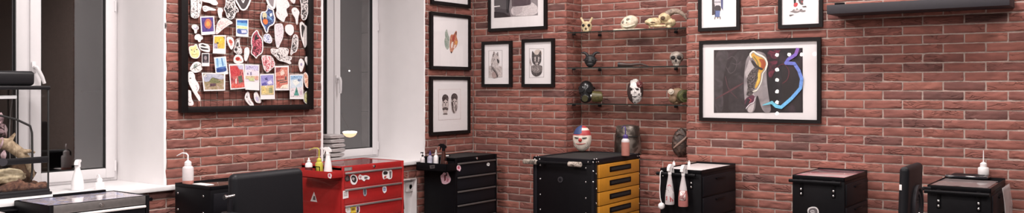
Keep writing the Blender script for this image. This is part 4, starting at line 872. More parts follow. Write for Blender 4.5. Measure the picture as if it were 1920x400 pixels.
c3 = cart('black cart with a white lined top tray and bottles hung on its bar', 2.236, -.645, .315, .625, .92, (.085,), (0, .82), top=mat('white_tray_liner', (.62, .57, .56), .4), tray=True)
c4 = cart('black cart with a reddish glass top below the wide print', 3.158, -.56, .335, .56, .92, (-.108, .1), (0, .92), top=top4)
c5 = cart('black cart at the right end holding a small white bottle', 4.0, -.675, .335, .625, .92, (-.105, .105), (0, .98), top=mat('dark_glossy_top', (.03, .025, .028), .06, coat=1))
m = MB()
# silver crest on the cart below the wide print
def disc_pts(cx, cy, r, n=12): return oval(cx, cy, r, r, n)
face_sticker(c4, 'sticker', 'Y', zz(1460, 260, 2.858, [(153, 385), (160, 372), (178, 366), (200, 367), (213, 380), (216, 400), (208, 415), (160, 415)]), [(paint('5f595c'), zz(1460, 260, 2.858, [(160, 384), (172, 374), (196, 373), (208, 384), (208, 410), (160, 410)])), (paint('b9b4b6'), zz(1460, 260, 2.858, [(168, 388), (182, 382), (196, 390), (192, 402), (174, 402)])), (INK, zz(1460, 260, 2.858, [(174, 392), (182, 388), (181, 396)])), (INK, zz(1460, 260, 2.858, [(186, 390), (194, 394), (187, 397)]))], -.56)
# raised flat black case and clear film on the right end cart
ft = thing('flat_black_case', 'flat black case lying along the back of the right end cart top', 'case', (4.135, -.10, .923))
m = MB(); m.box(-.125, .12, -.085, .07, 0, .018, .007); m.build('case_body', mat('glossy_black_lid', (.02, .02, .024), .12, coat=.6), ft)
m = MB(); m.box(-.09, .09, -.06, .045, .018, .021, .001); m.build('case_panel', BLACK2, ft)
fm = MB(); nx, ny = 16, 20; vs = []; fs = []
for j in range(ny + 1):
    for i in range(nx + 1):
        x = 4.02 + .295 * i / nx; y = -.655 + .44 * j / ny
        vs.append((x, y, .9185 + .006 * max(0, noise.noise(Vector((x * 16, y * 12, 3)))) + .0012))
for j in range(ny):
    for i in range(nx): fs.append((j * (nx + 1) + i, j * (nx + 1) + i + 1, (j + 1) * (nx + 1) + i + 1, (j + 1) * (nx + 1) + i))
fm.add(vs, fs)
o = fm.build('plastic_film', film('cling_film', (.5, .42, .42), .22), origin=(4.167, -.43, .9197), sharp=180); tag(o, 'crinkled clear plastic film spread on the right end cart top', 'plastic film')
sol = o.modifiers.new('thick', 'SOLIDIFY'); sol.thickness = .0006; sol.offset = 1
wash_bottle('small square white bottle with a thin upright straw on the right end cart', (4.213, -.055, .942), .032, .05, 0, WHITEP, WHITEP, spout=0, tall=2.4)
# plastic bag hanging on the cart's right side
bm_ = MB(); vs = []; fs = []; nx, nz = 8, 16
for j in range(nz + 1):
    for i in range(nx + 1):
        u = i / nx; v = j / nz
        y = -.43 + .34 * u; z = .90 - .42 * v
        vs.append((4.362 + .022 * (1 - math.exp(-3 * v)) + .008 * noise.noise(Vector((u * 5, v * 5, 1))) + .006 * math.sin(u * 14 + v * 3) * v, y, z))
for j in range(nz):
    for i in range(nx): fs.append((j * (nx + 1) + i, j * (nx + 1) + i + 1, (j + 1) * (nx + 1) + i + 1, (j + 1) * (nx + 1) + i))
bm_.add(vs, fs); o = bm_.build('hanging_plastic_bag', film('translucent_bag', (.8, .77, .77), .5), origin=(4.38, -.26, .48), sharp=180); tag(o, 'thin translucent plastic bag hanging on the right side of the end cart', 'plastic bag')
sol = o.modifiers.new('thick', 'SOLIDIFY'); sol.thickness = .0008

# bottles hung on the white-topped cart's bar
HB = lambda px, py: WB(px, py, .645 + .035)
def stickers_on(t, b):
    for k, (a, z, s) in enumerate(((.15, .045, .019), (.75, .085, .017), (-.35, .10, .012), (.3, .13, .012), (.85, .03, .012))):
        r = .034 * (1 - .45 * z / .16)
        m = MB(); c = Vector((r * math.cos(a), r * math.sin(a), z)); nn = Vector((math.cos(a), math.sin(a), 0)); tt = Vector((-math.sin(a), math.cos(a), 0))
        m.prism([c + tt * s * (1 + .25 * math.cos(5 * q)) * math.cos(q) + Vector((0, 0, 1)) * s * (1 + .25 * math.cos(5 * q)) * math.sin(q) - nn * .001 for q in [2 * PI * i / 14 for i in range(14)]], nn * .0022)
        m.build('sticker', [paint('a8484c'), paint('d8cfcf'), paint('6a4a4e'), paint('c77a80'), paint('9a3a40')][k], t)
def one_label(t, b):
    m = MB(); vs = []; fs = []
    for j in range(2):
        for i in range(9):
            a = -.40 + i * .17; z = .045 + .065 * j; r = .0355 * (1 - .55 * .45 * max(0, (z - .045)) / .07) 
            vs.append((r * math.cos(a), r * math.sin(a), z))
    for i in range(8): fs.append((i, i + 1, 10 + i, 9 + i))
    m.add(vs, fs); o = m.build('bottle_label', ramp_mat('printed_label', [(.4, '8f5a5c'), (.48, 'cfa9a4'), (.56, 'ddd2ce')], 60, 3, 1.5), t)
    s = o.modifiers.new('thick', 'SOLIDIFY'); s.thickness = .001; s.offset = 1
spray_bottle('white spray bottle covered in red stickers hanging on the cart bar', (HB(1259, 381).x, -.645 - .0615, .675), .033, .285, -PI / 2, mat('greyish_clear_plastic', (.55, .51, .51), .3), WHITEP, None, .3, 'spray bottles hanging on the cart bar', taper=.36, extra=stickers_on, hook=.62)
spray_bottle('clear spray bottle half full of pink liquid hanging on the cart bar', (HB(1284, 384).x, -.645 - .0615, .668), .034, .292, -PI / 2, CLEARP, WHITEP, LIQ_PINK, .52, 'spray bottles hanging on the cart bar', taper=.34, extra=one_label, hook=.62)
bp_ = HB(1243, 386)
t = thing('ball_pump', 'white rubber ball hanging on a white cord from the cart bar', 'ball', (bp_.x, -.703, bp_.z - .022))
m = MB(); m.ell((0, 0, .022), (.024, .024, .024), 20, 14, lambda d: 1 + .02 * noise.noise(d * 3)); m.build('ball', WHITEP, t)
m = MB(); q = .885 - (bp_.z - .022); m.tube([(0, 0, .044), (-.010, 0, .08), (-.014, 0, .14), (-.010, 0, q - .06), (-.010, 0, q - .005), (-.010, .006, q + .013), (-.010, .023, q + .020), (-.010, .039, q + .013), (-.010, .042, q - .02)], .0035, 8); m.build('cord', WHITEP, t)
for px, py, lb in ((1263.5, 313, 'short white bottle top standing in the white cart tray by the sticker bottle'), (1292, 312, 'short white bottle top standing in the white cart tray behind the pink bottle')):
    p = HZ(px, py, .912); pump_bottle(lb, (p.x, p.y, .912), .010, .035, 0, WHITEP, WHITEP)

# small black cart beside the window pier
c1 = thing('work_cart', 'black cart with four small bolts beside the window pier', 'cart', (.315, -2.86, 0))
m = MB(); m.box(-.185, .185, -.29, .29, .1, .88, .004)
for q in ((-.185, -.178, -.29, .29), (.178, .185, -.29, .29), (-.185, .185, .283, .29)): m.box(*q, .875, .90, .002)
m.box(-.185, .185, -.29, -.283, .875, .90, .002)
m.build('body', BLACK, c1)
MB().box(-.177, .177, -.282, .282, .875, .893, .001).build('top_panel', mat('dark_glass_top', (.03, .026, .02), .05, coat=1), c1)
for zc in (.838, .735):
    for xc in (-.15, .115): MB().ell((xc, -.292, zc), (.0075, .004, .0075), 14, 8).build('bolt', CHROME, c1)
z = .86
for k in range(5):
    dr = MB().box(.180, .193, -.27, .27, z - .145, z - .006, .003).build('drawer', BLACK2, c1); MB().box(.193, .203, -.08, .08, z - .04, z - .028, .003).build('handle', BLACK, dr); z -= .15
for sx in (-.13, .13):
    for sy in (-.23, .23):
        c = MB().box(sx - .02, sx + .02, sy - .02, sy + .02, .07, .101, .002).build('caster', ALU, c1); MB().cyl((sx - .012, sy, .036), (sx + .012, sy, .036), .036, n=20).build('wheel', RUBBER, c)
p = HZ(352.5, 343.5, .9)
wash_bottle('clear squeeze bottle with bent spout and a little pink liquid, on the pier cart', (p.x, p.y, .8935), .034, .115, .5, CLEARP, MILKY, LIQ_RED, .2, .075, tall=1.0)
t = thing('paper_sheet', 'narrow white paper strip beside the squeeze bottle on the pier cart', 'paper', (p.x + .11, p.y + .03, .894)); m = MB(); m.box(-.065, .075, -.03, .03, 0, .004, .001); m.build('sheet', PAPER, t); m = MB(); m.box(-.06, .07, -.026, .026, .004, .0055, .0005); m.build('top_sheet', WHITEP, t)

# ---------------------------------------------------------------- orange and black cabinet
def orange_cabinet():
    w, d, h = .545, .755, .963
    t = thing('drawer_cabinet', 'black riveted cabinet with orange drawers in front of the niche', 'cabinet', (1.487, -.405, 0), .035)
    w2, d2 = w / 2, d / 2
    m = MB(); m.box(-w2 + .01, w2 - .006, -d2 + .01, d2 - .01, .09, h - .004, .004); m.build('body', BLACK, t)
    e = MB(); c = .034
    for sx in (-1, 1):
        for sy in (-1, 1):
            x0, x1 = sorted((sx * w2, sx * (w2 - c))); y0, y1 = sorted((sy * d2, sy * (d2 - c)))
            e.box(x0, x1, *sorted((sy * d2, sy * (d2 - .012))), .09, h, .003); e.box(*sorted((sx * w2, sx * (w2 - .012))), y0, y1, .09, h, .003)
    for z0, z1 in ((h - c, h), (.09, .09 + c)):
        e.box(-w2, w2, -d2, -d2 + .012, z0, z1, .003); e.box(-w2, w2, d2 - .012, d2, z0, z1, .003); e.box(-w2, -w2 + .012, -d2, d2, z0, z1, .003); e.box(w2 - .012, w2, -d2, d2, z0, z1, .003)
    e.box(-w2, w2, -d2, -d2 + c, h - .008, h + .002, .003); e.box(-w2, w2, d2 - c, d2, h - .008, h + .002, .003); e.box(-w2, -w2 + c, -d2, d2, h - .008, h + .002, .003); e.box(w2 - c, w2, -d2, d2, h - .008, h + .002, .003)
    e.build('edge_profile', BLACK2, t)
    MB().box(-w2 + c, w2 - c, -d2 + c, d2 - c, h - .008, h - .003).build('top_panel', RUBBER, t)
    rv = []
    for z in (.90, .795, .675, .56, .44, .32):
        rv += [((-w2 + .06, -d2 + .009, z), (0, -1, 0)), ((w2 - .085, -d2 + .009, z), (0, -1, 0))]
    rv += [((sx * (w2 - q), -d2 - .001, h - .017), (0, -1, 0)) for sx in (-1, 1) for q in (.017, .06)]
    rv += [((w2 + .001, sy * (d2 - q), h - .017), (1, 0, 0)) for sy in (-1, 1) for q in (.017, .05)]
    rv += [((sx * (w2 - .017), sy * (d2 - q), h + .003), (0, 0, 1)) for sx in (-1, 1) for sy in (-1, 1) for q in (.017, .055)]
    rv += [((w2 - .017, -d2 - .001, z), (0, -1, 0)) for z in (.88, .80)] + [((w2 + .001, -d2 + .017, z), (1, 0, 0)) for z in (.86, .75, .64, .53, .42)]
    rv += [((w2 + .001, d2 - .017, z), (1, 0, 0)) for z in (.92, .8, .68, .56, .44)]
    for p, n in rv:
        m = MB(); nn = Vector(n); rr = (.004 if n[0] else .0065, .004 if n[1] else .0065, .004 if n[2] else .0065); m.ell(p, rr, 12, 7); m.build('rivet', CHROME, t)
    m = MB(); m.cyl((-.03, -d2 + .011, .80), (-.03, -d2 + .002, .80), .022, n=24); em = m.build('round_plug', GREYSH, t)
    m = MB(); m.cyl((-.03, -d2 + .003, .80), (-.03, -d2 - .001, .80), .012, n=20); m.build('plug_centre', BLACK2, em)
    z = h - c - .004
    for k in range(7):
        z0 = z - .103
        if z0 < .12: break
        m = MB(); m.box(w2 - .02, w2 + .014, -d2 + .038, d2 - .045, z0 + .003, z - .003, .003); dr = m.build('drawer', ORANGE, t); dr['label'] = 'orange drawer with a black slot handle'
        zc = (z0 + z) / 2 + .006; y0, y1 = -d2 + .20, d2 - .20
        m = MB(); m.box(w2 + .012, w2 + .018, y0, y1, zc - .02, zc + .02, .0055, seg=3); sl = m.build('slot_handle', BLACK, dr)
        m = MB(); m.box(w2 + .0175, w2 + .0185, y0 + .02, y1 - .02, zc - .010, zc + .010); m.build('slot', DARK, sl)
        z = z0
    for sx in (-w2 + .06, w2 - .06):
        for sy in (-d2 + .06, d2 - .06):
            m = MB(); m.box(sx - .03, sx + .03, sy - .03, sy + .03, .078, .092, .002); cs = m.build('caster', ALU, t); MB().cyl((sx - .014, sy, .04), (sx + .014, sy, .04), .04, n=20).build('wheel', RUBBER, cs)
    bz = h - .035
    m = MB(); m.cyl((-w2 - .05, -d2 - .05, bz), (w2 - .10, -d2 - .05, bz), .012, n=16)
    for u in (-w2 + .10, w2 - .17): m.box(u - .012, u + .012, -d2 - .05, -d2 + .004, bz - .012, bz + .012, .003)
    m.build('roller_bar', BLACK, t)
    for u0, u1 in ((-w2 - .055, -w2 + .07), (w2 - .20, w2 - .09)):
        m = MB(); m.tube([(u0, -d2 - .05, bz), (u0 + .004, -d2 - .05, bz), (u1 - .004, -d2 - .05, bz), (u1, -d2 - .05, bz)], [.015, .019, .019, .015], 20); g = m.build('bar_grip', ramp_mat('worn_white_grip', [(.35, '3f3a36'), (.5, '857b70'), (.62, 'b5aaa0')], 30, 4, 1, .5), t)
    return t
orange_cabinet()

# ---------------------------------------------------------------- chairs
def chair(label, loc, rz, bw, bh, btop, thick, detail):
    """Padded chair; backrest plane faces local +X, seat runs to local -X."""
    t = thing('studio_chair', label, 'chair', loc, rz)
    m = MB(); z0 = btop - bh
    R = Matrix.Translation((0, 0, z0)) @ Matrix.Rotation(math.radians(2), 4, 'Y')
    m.X = R
    # pillow-like pad
    nn = 18; vs = []; fs = []
    def rr(y, z):  # thickness falls off at the rounded rim
        return 1
    m.box(-thick / 2, thick / 2, -bw / 2, bw / 2, 0, bh, min(.045, thick * .48), seg=6)
    m.build('backrest', VINYL, t)
    m = MB(); m.X = R; m.tube([(thick / 2 - .006, -bw / 2 + .02, .02), (thick / 2 - .006, -bw / 2 + .02, bh - .03), (thick / 2 - .006, -bw / 2 + .03, bh - .02), (thick / 2 - .006, bw / 2 - .03, bh - .02), (thick / 2 - .006, bw / 2 - .02, bh - .03), (thick / 2 - .006, bw / 2 - .02, .02)], .004, 8); m.build('piping', VINYL, t)
    m = MB(); m.box(-.50, -.02, -bw / 2, bw / 2, .43, .53, .035, seg=5); m.build('seat', VINYL, t)
    m = MB(); m.box(-.02, .0, -.04, .04, .40, z0 + .1, .006); m.box(-.35, 0, -.04, .04, .385, .43, .008); m.build('back_bracket', BLACK2, t)
    m = MB(); m.cyl((-.25, 0, .10), (-.25, 0, .40), .03); m.cyl((-.25, 0, .06), (-.25, 0, .14), .045); m.build('column', CHROME, t)
    for k in range(5):
        a = 2 * PI * k / 5 + .3; e = Vector((-.25 + .30 * math.cos(a), .30 * math.sin(a), .085))
        m = MB(); m.tube([(-.25, 0, .11), tuple(e)], [.024, .016], 10); lg = m.build('leg', BLACK2, t)
        m = MB(); m.cyl((e.x, e.y, .09), (e.x, e.y, .05), .012, n=10); m.cyl(e + Vector((-.012 * math.sin(a), .012 * math.cos(a), -.055)), e + Vector((.012 * math.sin(a), -.012 * math.cos(a), -.055)), .03, n=18); m.build('caster', RUBBER, lg)
    detail(t, z0)
    return t
def arms_a(t, z0):
    m = MB(); m.tube([(-.02, .20, .60), (-.03, .285, .66), (-.04, .30, .74), (-.035, .29, .87)], .014, 10); ar = m.build('armrest', BLACK2, t)
    m = MB(); m.cyl((-.03, .262, .888), (-.03, .315, .884), .009, n=16); m.cyl((-.03, .315, .884), (-.03, .326, .883), .014, n=16); m.build('arm_clamp', CHROME, ar)
    m = MB(); m.box(-.30, .02, .272, .328, .74, .80, .02, seg=4); m.build('arm_pad', VINYL, ar)
chair('black padded chair with a wide backrest between the pier cart and red chest', (.86, -3.005, 0), PI, .515, .50, 1.005, .075, arms_a)
def hinge(t, z0):
    m = MB(); zc = z0 + .255
    def ring(r0, r1, x0, x1, a0=0, a1=2 * PI, n=30):
        vs, fs = [], []
        for i in range(n + 1):
            a = a0 + (a1 - a0) * i / n
            for r, x in ((r0, x0), (r1, x0), (r1, x1), (r0, x1)): vs.append((x, .02 + r * math.cos(a), zc + r * math.sin(a)))
        for i in range(n):
            for k in range(4): fs.append((4 * i + k, 4 * i + (k + 1) % 4, 4 * i + 4 + (k + 1) % 4, 4 * i + 4 + k))
        m.add(vs, fs)
    ring(.085, .102, .02, .05); ring(.055, .068, .02, .045); m.cyl((.02, .02, zc), (.036, .02, zc), .085, n=30)
    h = m.build('hinge_plate', GREYSH, t)
    m = MB()
    for k in range(3): m.box(.036, .040, -.03, .05, zc + .012 + k * .016, zc + .018 + k * .016, .001)
    m.build('vent_slots', DARK, h)
    m = MB(); m.ell((.052, -.02, zc - .045), (.012, .014, .014), 16, 10); m.build('bolt', CHROME, t)
    m = MB(); m.ell((.030, -.11, zc + .10), (.004, .006, .006), 12, 8); m.build('screw', CHROME, t)
    m = MB(); m.box(-.006, .006, -.1735, -.165, z0 + .345, z0 + .372, .001); m.build('tag', WHITEP, t)
    m = MB(); m.tube([(.02, .12, z0 + .30), (.045, .15, z0 + .33), (.075, .158, z0 + .328)], .008, 8); m.build('lever', BLACK2, t)
chair('black padded chair turned side on with a round hinge plate, beside the end cart', (4.075, -1.55, 0), 0, .345, .46, 1.108, .046, hinge)

# ---------------------------------------------------------------- on the red chest and sill
p = HZ(602, 323, .866); spray_bottle('white spray bottle with a sloping head in the red chest side tray', (.40, YS - .07, .866), .030, .215, .35, MILKY, WHITEP, None, .3, 'bottles in the red chest tray', taper=.5)
wash_bottle('yellow green squeeze bottle with curved spout behind the white spray bottle', (.305, YS - .068, .866), .027, .105, .5, YELG, YELG, spout=.075, tall=2.2, group='bottles in the red chest tray')
pump_bottle('small white pointed bottle with a dark red label in the chest tray', (.215, YS - .085, .866), .026, .102, 0, WHITEP, WHITEP, None, 'bottles in the red chest tray', band=mat('dark_red_label', (.12, .02, .02), .5))
t = thing('wire_holder', 'little black wire holder between the bottles in the red chest tray', 'holder', (.335, YS - .108, .866)); m = MB()
for xx in (-.02, .02): m.cyl((xx, 0, 0), (xx, 0, .075), .003, n=8)
for zc in (.004, .04, .073): m.cyl((-.02, 0, zc), (.02, 0, zc), .003, n=8)
m.build('wire_loop', BLACK, t); MB().box(-.022, .022, -.012, .012, 0, .004, .001).build('base', BLACK, t)
TOWEL = mat('grey_terry_towel', (.40, .37, .365), .95, var=.12, bump=1.0, scale=180)
words_ = ['bottom', 'second', 'third', 'fourth', 'fifth', 'sixth', 'topmost']
lbl = ['folded grey towel at the bottom of the sill stack', 'second folded grey towel from the bottom of the sill stack', 'third folded grey towel from the bottom of the sill stack', 'middle folded grey towel of the seven stacked on the sill', 'third folded grey towel from the top of the sill stack', 'folded grey towel just under the topmost one of the stack', 'topmost folded grey towel of the stack on the sill']
tz = SILL_Z + .001
tc = WA(622, 270, -.17)
for i in range(7):
    hgt = .0355; jx, jy = random.uniform(-.007, .007), random.uniform(-.006, .006)
    m = MB(); nn = 40; kk = 26; vs = []; fs = []
    L2 = .072 + random.uniform(-.003, .003); 
    # rolled fold: a rounded slab with a soft fold line along its long edges
    for j in range(kk + 1):
        y = -L2 + 2 * L2 * j / kk
        en = 1 - abs(2 * j / kk - 1) ** 6 * .4
        for k in range(nn):
            a = 2 * PI * k / nn; cx = math.cos(a); cz = math.sin(a)
            sx = math.copysign(abs(cx) ** .4, cx) * .085 * (1 - .25 * (1 - en)); sz = math.copysign(abs(cz) ** .55, cz) * hgt / 2 * en
            if abs(cx) > .8: sx *= 1 - .06 * math.exp(-(cz / .12) ** 2)
            q = noise.noise(Vector((sx * 30, y * 30, i * 7 + sz * 40))) * .0012
            vs.append((sx + q + .003 * math.sin(y * 40 + i), y, min(hgt, max(0, hgt / 2 + sz * .98 + (q if abs(cz) < .8 else 0)))))
    for j in range(kk):
        for k in range(nn): fs.append((j * nn + k, j * nn + (k + 1) % nn, (j + 1) * nn + (k + 1) % nn, (j + 1) * nn + k))
    fs += [tuple(range(nn)), tuple(kk * nn + k for k in range(nn))]
    m.add(vs, fs); o = m.build('folded_towel', TOWEL, sharp=60); o.location = (tc.x + jx, tc.y + jy, tz); tag(o, lbl[i], 'towel', 'folded grey towels on the sill'); tz += hgt + .0006

# socket and cable in the recess under the second sill
p = WA(765.5, 350.5, -.06)
t = thing('power_socket', 'white wall socket in the plastered recess under the window sill', 'socket', (-.0625, p.y, p.z - .04)); m = MB(); m.box(0, .028, -.04, .04, 0, .08, .004); m.build('plate', WHITEP, t)
m = MB(); m.lathe([(.027, 0), (.027, .004), (.021, .005), (.020, -.006)], n=24); 
for i in range(len(m.v)): v = m.v[i]; m.v[i] = Vector((.028 + v.z, v.x, v.y + .04))
m.build('socket_ring', MILKY, t)
m = MB(); 
for s in (-.009, .009): m.cyl((.0285, s, .04), (.0305, s, .04), .003, n=8)
m.build('contacts', DARK, t)
pts = [(746, 342), (750, 350), (753, 362), (756, 376), (757, 392), (752, 398), (748, 392), (751, 384), (756, 392), (757, 410)]
m = MB(); m.tube([tuple(WA(x, y, -.03 + .006 * (i % 3))) for i, (x, y) in enumerate(pts)], .006, 8)
o = m.build('power_cable', BLACK2, origin=WA(757, 410, -.03), sharp=60); tag(o, 'dark cable looping down beside the wall socket behind the red chest', 'cable')
m = MB(); m.tube([tuple(WA(x, y, -.045)) for x, y in ((742, 339), (746, 352), (749, 368), (752, 384), (751, 410))], .004, 8)
o = m.build('power_cable', mat('grey_cable', (.16, .15, .15), .5), origin=WA(751, 410, -.045), sharp=60); tag(o, 'thin grey cable running straight down beside the looped dark one', 'cable')

# bottles in the black chest tray
ty = KYM - KW / 2 - .065; tz0 = .8065; KG = 'bottles in the black chest tray'
CL = mat('cloudy_bottle', (.36, .34, .42), .3)
pump_bottle('small clear bottle with a thin black pump, at the window end of the tray', (.115, ty - .02, tz0), .020, .11, .3, mat('clear_pump_body', (.62, .58, .58), .25), BLACK, True, KG)
pump_bottle('bluish white bottle with a violet cap in the black chest tray', (.195, ty - .015, tz0), .024, .125, 0, CL, PURP, None, KG, band=mat('pale_blue_label', (.50, .50, .58), .5))
pump_bottle('white cylindrical bottle in the middle of the black chest tray', (.258, ty - .012, tz0), .022, .135, 0, WHITEP, WHITEP, None, KG, band=PAPER)
spray_bottle('dark brown spray bottle standing tallest in the black chest tray', (.335, ty - .005, tz0), .031, .225, .35, AMBER, BLACK, None, .3, KG, taper=.45)
pump_bottle('short dark brown bottle in front of the tall brown spray bottle', (.378, ty - .03, tz0), .019, .09, 0, AMBER, BLACK, None, KG)
t = thing('marker_pen', 'white capped pen lying by the brown bottles on the black chest', 'pen', (.26, KYM - KW / 2 + .05, KH + .001)); m = MB(); m.cyl((0, -.035, .006), (0, .03, .006), .006, n=14); m.build('pen_barrel', WHITEP, t); m = MB(); m.cyl((0, .03, .006), (0, .05, .006), .006, .004, n=14); m.build('pen_cap', BLACK, t)

# ---------------------------------------------------------------- terrarium and sill things
def terrarium():
    TX0, TX1, TY0, TY1 = -.50, -.105, -4.27, -3.80
    z = SILL_Z + .0015
    t = thing('terrarium', 'glass terrarium with black hood, driftwood and brown soil on the sill', 'terrarium', ((TX0 + TX1) / 2, (TY0 + TY1) / 2, z))
    o = Vector(t.location); X0, X1, Y0, Y1 = TX0 - o.x, TX1 - o.x, TY0 - o.y, TY1 - o.y
    BLK = mat('terrarium_black', (.008, .0075, .009), .4, spec=.3)
    ht = .615
    MB().box(X0, X1, Y0, Y1 - .002, 0, .035, .008).box(X0 - .002, X1 + .006, Y0, Y1 + .006, 0, .016, .004).build('base', BLK, t)
    m = MB(); m.box(X1 - .014, X1 - .004, Y0 + .01, Y1 - .01, .185, .222, .003); rail = m.build('door_rail', BLK, t)
    m = MB(); m.cyl((X1 - .004, Y0 + .205, .205), (X1 + .012, Y0 + .205, .205), .022, n=20); m.build('latch', GREYSH, rail)
    # door pane frame lines and panes
    for nm, q in (('front_pane', (X1 - .012, X1 - .008, Y0 + .01, Y1 - .012, .035, ht - .004)), ('side_pane', (X0 + .01, X1 - .012, Y1 - .012, Y1 - .008, .035, ht - .004)), ('side_pane', (X0 + .01, X1 - .012, Y0 + .006, Y0 + .010, .035, ht - .004)), ('back_pane', (X0 + .006, X0 + .010, Y0 + .01, Y1 - .012, .035, ht - .004))):
        MB().box(*q).build(nm, GLASS, t)
    m = MB()
    for x in (X0 + .008, X1 - .010):
        for y in (Y0 + .008, Y1 - .010): m.box(x - .004, x + .004, y - .004, y + .004, .03, ht, .001)
    m.build('corner_seal', RUBBER, t)
    m = MB(); m.box(X0, X1, Y0, Y1, ht - .005, ht + .018, .006); rim = m.build('top_rim', BLK, t)
    m = MB(); m.box(X0 + .03, X1 - .01, Y0 + .005, Y1 - .082, ht + .018, ht + .102, .02, seg=4); m.build('hood', BLK, t)
    # substrate: lumpy soil
    m = MB(); nx, ny = 24, 30; vs = []; fs = []
    a0, a1, b0, b1 = X0 + .012, X1 - .014, Y0 + .012, Y1 - .014
    for j in range(ny + 1):
        for i in range(nx + 1):
            x = a0 + (a1 - a0) * i / nx; y = b0 + (b1 - b0) * j / ny
            vs.append((x, y, .085 + .035 * noise.noise(Vector((x * 9, y * 9, 2))) + .016 * noise.noise(Vector((x * 45, y * 45, 5))) + .02 * ((b1 - y) / (b1 - b0)) - .02))
    nb = len(vs)
    for j in range(ny):
        for i in range(nx): fs.append((j * (nx + 1) + i, j * (nx + 1) + i + 1, (j + 1) * (nx + 1) + i + 1, (j + 1) * (nx + 1) + i))
    ring = [i for i in range(nx + 1)] + [j * (nx + 1) + nx for j in range(1, ny + 1)] + [ny * (nx + 1) + i for i in range(nx - 1, -1, -1)] + [j * (nx + 1) for j in range(ny - 1, 0, -1)]
    vs += [(vs[r][0], vs[r][1], .034) for r in ring]
    for k in range(len(ring)): fs.append((ring[k], nb + k, nb + (k + 1) % len(ring), ring[(k + 1) % len(ring)]))
    fs.append(tuple(nb + k for k in range(len(ring))))
    m.add(vs, fs); s = m.build('soil', ramp_mat('brown_coconut_soil', [(.3, '2c1d18'), (.5, '5a3d30'), (.7, '7d5c48')], 40, 5, 1, .95), t, sharp=180)
    s['kind'] = 'stuff'
    # driftwood branch from upper left to lower right, pale cholla-like root below
    WOOD = ramp_mat('tan_driftwood', [(.3, '6a5844'), (.5, '96836a'), (.7, 'bba98e')], 25, 5, 1.5, .9)
    m = MB(); P = [(X1 - .12, Y0 + .02, .40), (X1 - .11, Y0 + .10, .35), (X1 - .10, Y0 + .19, .315), (X1 - .09, Y0 + .27, .30), (X1 - .085, Y0 + .33, .25), (X1 - .09, Y0 + .38, .19), (X1 - .11, Y0 + .41, .10)]
    m.tube(P, [.03, .034, .030, .036, .028, .024, .02], 14); m.tube([P[3], (X1 - .06, Y0 + .30, .36)], [.02, .006], 10); m.tube([P[4], (X1 - .05, Y0 + .38, .255), (X1 - .05, Y0 + .405, .245)], [.018, .010, .004], 10)
    for i, v in enumerate(m.v): m.v[i] = v + Vector((1, 1, 1)) * .008 * noise.noise(v * 30)
    m.build('driftwood', WOOD, t, sharp=70)
    PALE = ramp_mat('pale_limestone', [(.3, '7f7058'), (.5, 'b5a789'), (.7, 'd6cbb0')], 20, 4, 1, .9)
    m = MB(); m.ell((X1 - .085, Y0 + .26, .115), (.05, .10, .045), 30, 20, lambda d: 1 + .22 * noise.noise(d * 3.5) - .25 * math.exp(-((d - Vector((.8, .35, .3)).normalized()).length / .22) ** 2) - .25 * math.exp(-((d - Vector((.8, -.35, .3)).normalized()).length / .25) ** 2))
    m.build('pale_rock', PALE, t, sharp=70)
    m = MB(); m.ell((X1 - .14, Y0 + .37, .12), (.06, .07, .09), 26, 18, lambda d: 1 + .3 * noise.noise(d * 3 + Vector((4, 4, 4)))); m.build('dark_root', ramp_mat('dark_root', [(.3, '2b1f19'), (.6, '57412f'), (.8, '7d6448')], 30, 4, 1, .95), t, sharp=70)
    # leafy orchid stems with pinkish leaves
    LEAF = ramp_mat('pinkish_leaf', [(.3, '6a5358'), (.5, '8f7478'), (.7, 'b39ea0')], 22, 3, 1, .6)
    rnd = random.Random(5)
    m0 = MB(); m0.tube([(X1 - .2, Y0 + .15, .06), (X1 - .18, Y0 + .17, .25), (X1 - .15, Y0 + .16, .45)], .006, 8); st = m0.build('plant_stem', mat('dark_stem', (.06, .05, .03), .8), t)
    for i in range(36):
        c = Vector((X1 - .06 - rnd.random() * .10, Y0 + .04 + rnd.random() * .22, .30 + rnd.random() * .22)); c.z -= (c.y - Y0 - .04) * .35
        a = rnd.random() * 6.28; b = rnd.uniform(-.9, .9); L = rnd.uniform(.028, .044)
        R3 = Matrix.Rotation(a, 3, 'X') @ Matrix.Rotation(b, 3, 'Z')
        m = MB(); vs = []; fs = []
        for j in range(7):
            s = j / 6; wd = L * .5 * math.sin(PI * min(1, s * .92 + .06)) 
            for q in (-1, 0, 1): vs.append(c + R3 @ Vector((.012 * math.sin(s * PI) - (.006 if q == 0 else 0), q * wd, L * (s - .5) * 2)))
        for j in range(6):
            for q in range(2): fs.append((j * 3 + q, j * 3 + q + 1, j * 3 + q + 4, j * 3 + q + 3))
        m.add(vs, fs); o2 = m.build('leaf', LEAF, st, sharp=180); sd = o2.modifiers.new('t', 'SOLIDIFY'); sd.thickness = .0015
    m = MB(); m.tube([(X1 - .05, Y0 + .10, .475), (X1 - .045, Y0 + .20, .468), (X1 - .045, Y0 + .30, .44), (X1 - .045, Y0 + .375, .40), (X1 - .045, Y0 + .385, .36), (X1 - .045, Y0 + .387, .15), (X1 - .045, Y0 + .38, .09)], .0065, 8); m.build('heater_cable', RUBBER, t)
    m = MB(); m.cyl((X1 - .05, Y0 + .02, .565), (X1 - .05, Y0 + .30, .568), .010, n=14); m.build('light_tube', mat('white_light_tube', (.9, .88, .88), .4, emit=.25), t)
    m = MB(); m.tube([(X0 + .03, Y0 + .42, .60), (X0 + .03, Y0 + .405, .45), (X0 + .03, Y0 + .40, .3), (X0 + .03, Y0 + .41, .1)], .004, 8); m.build('thin_cable', mat('grey_cable', (.16, .15, .15), .5), t)
terrarium()
GW = mat('translucent_white_plastic', (.78, .76, .76), .3, var=.02)
spray_bottle('white translucent spray bottle on the sill in front of the first window', (-.19, -3.60, SILL_Z + .001), .036, .185, -.75, GW, GW, None, .3, taper=.42)
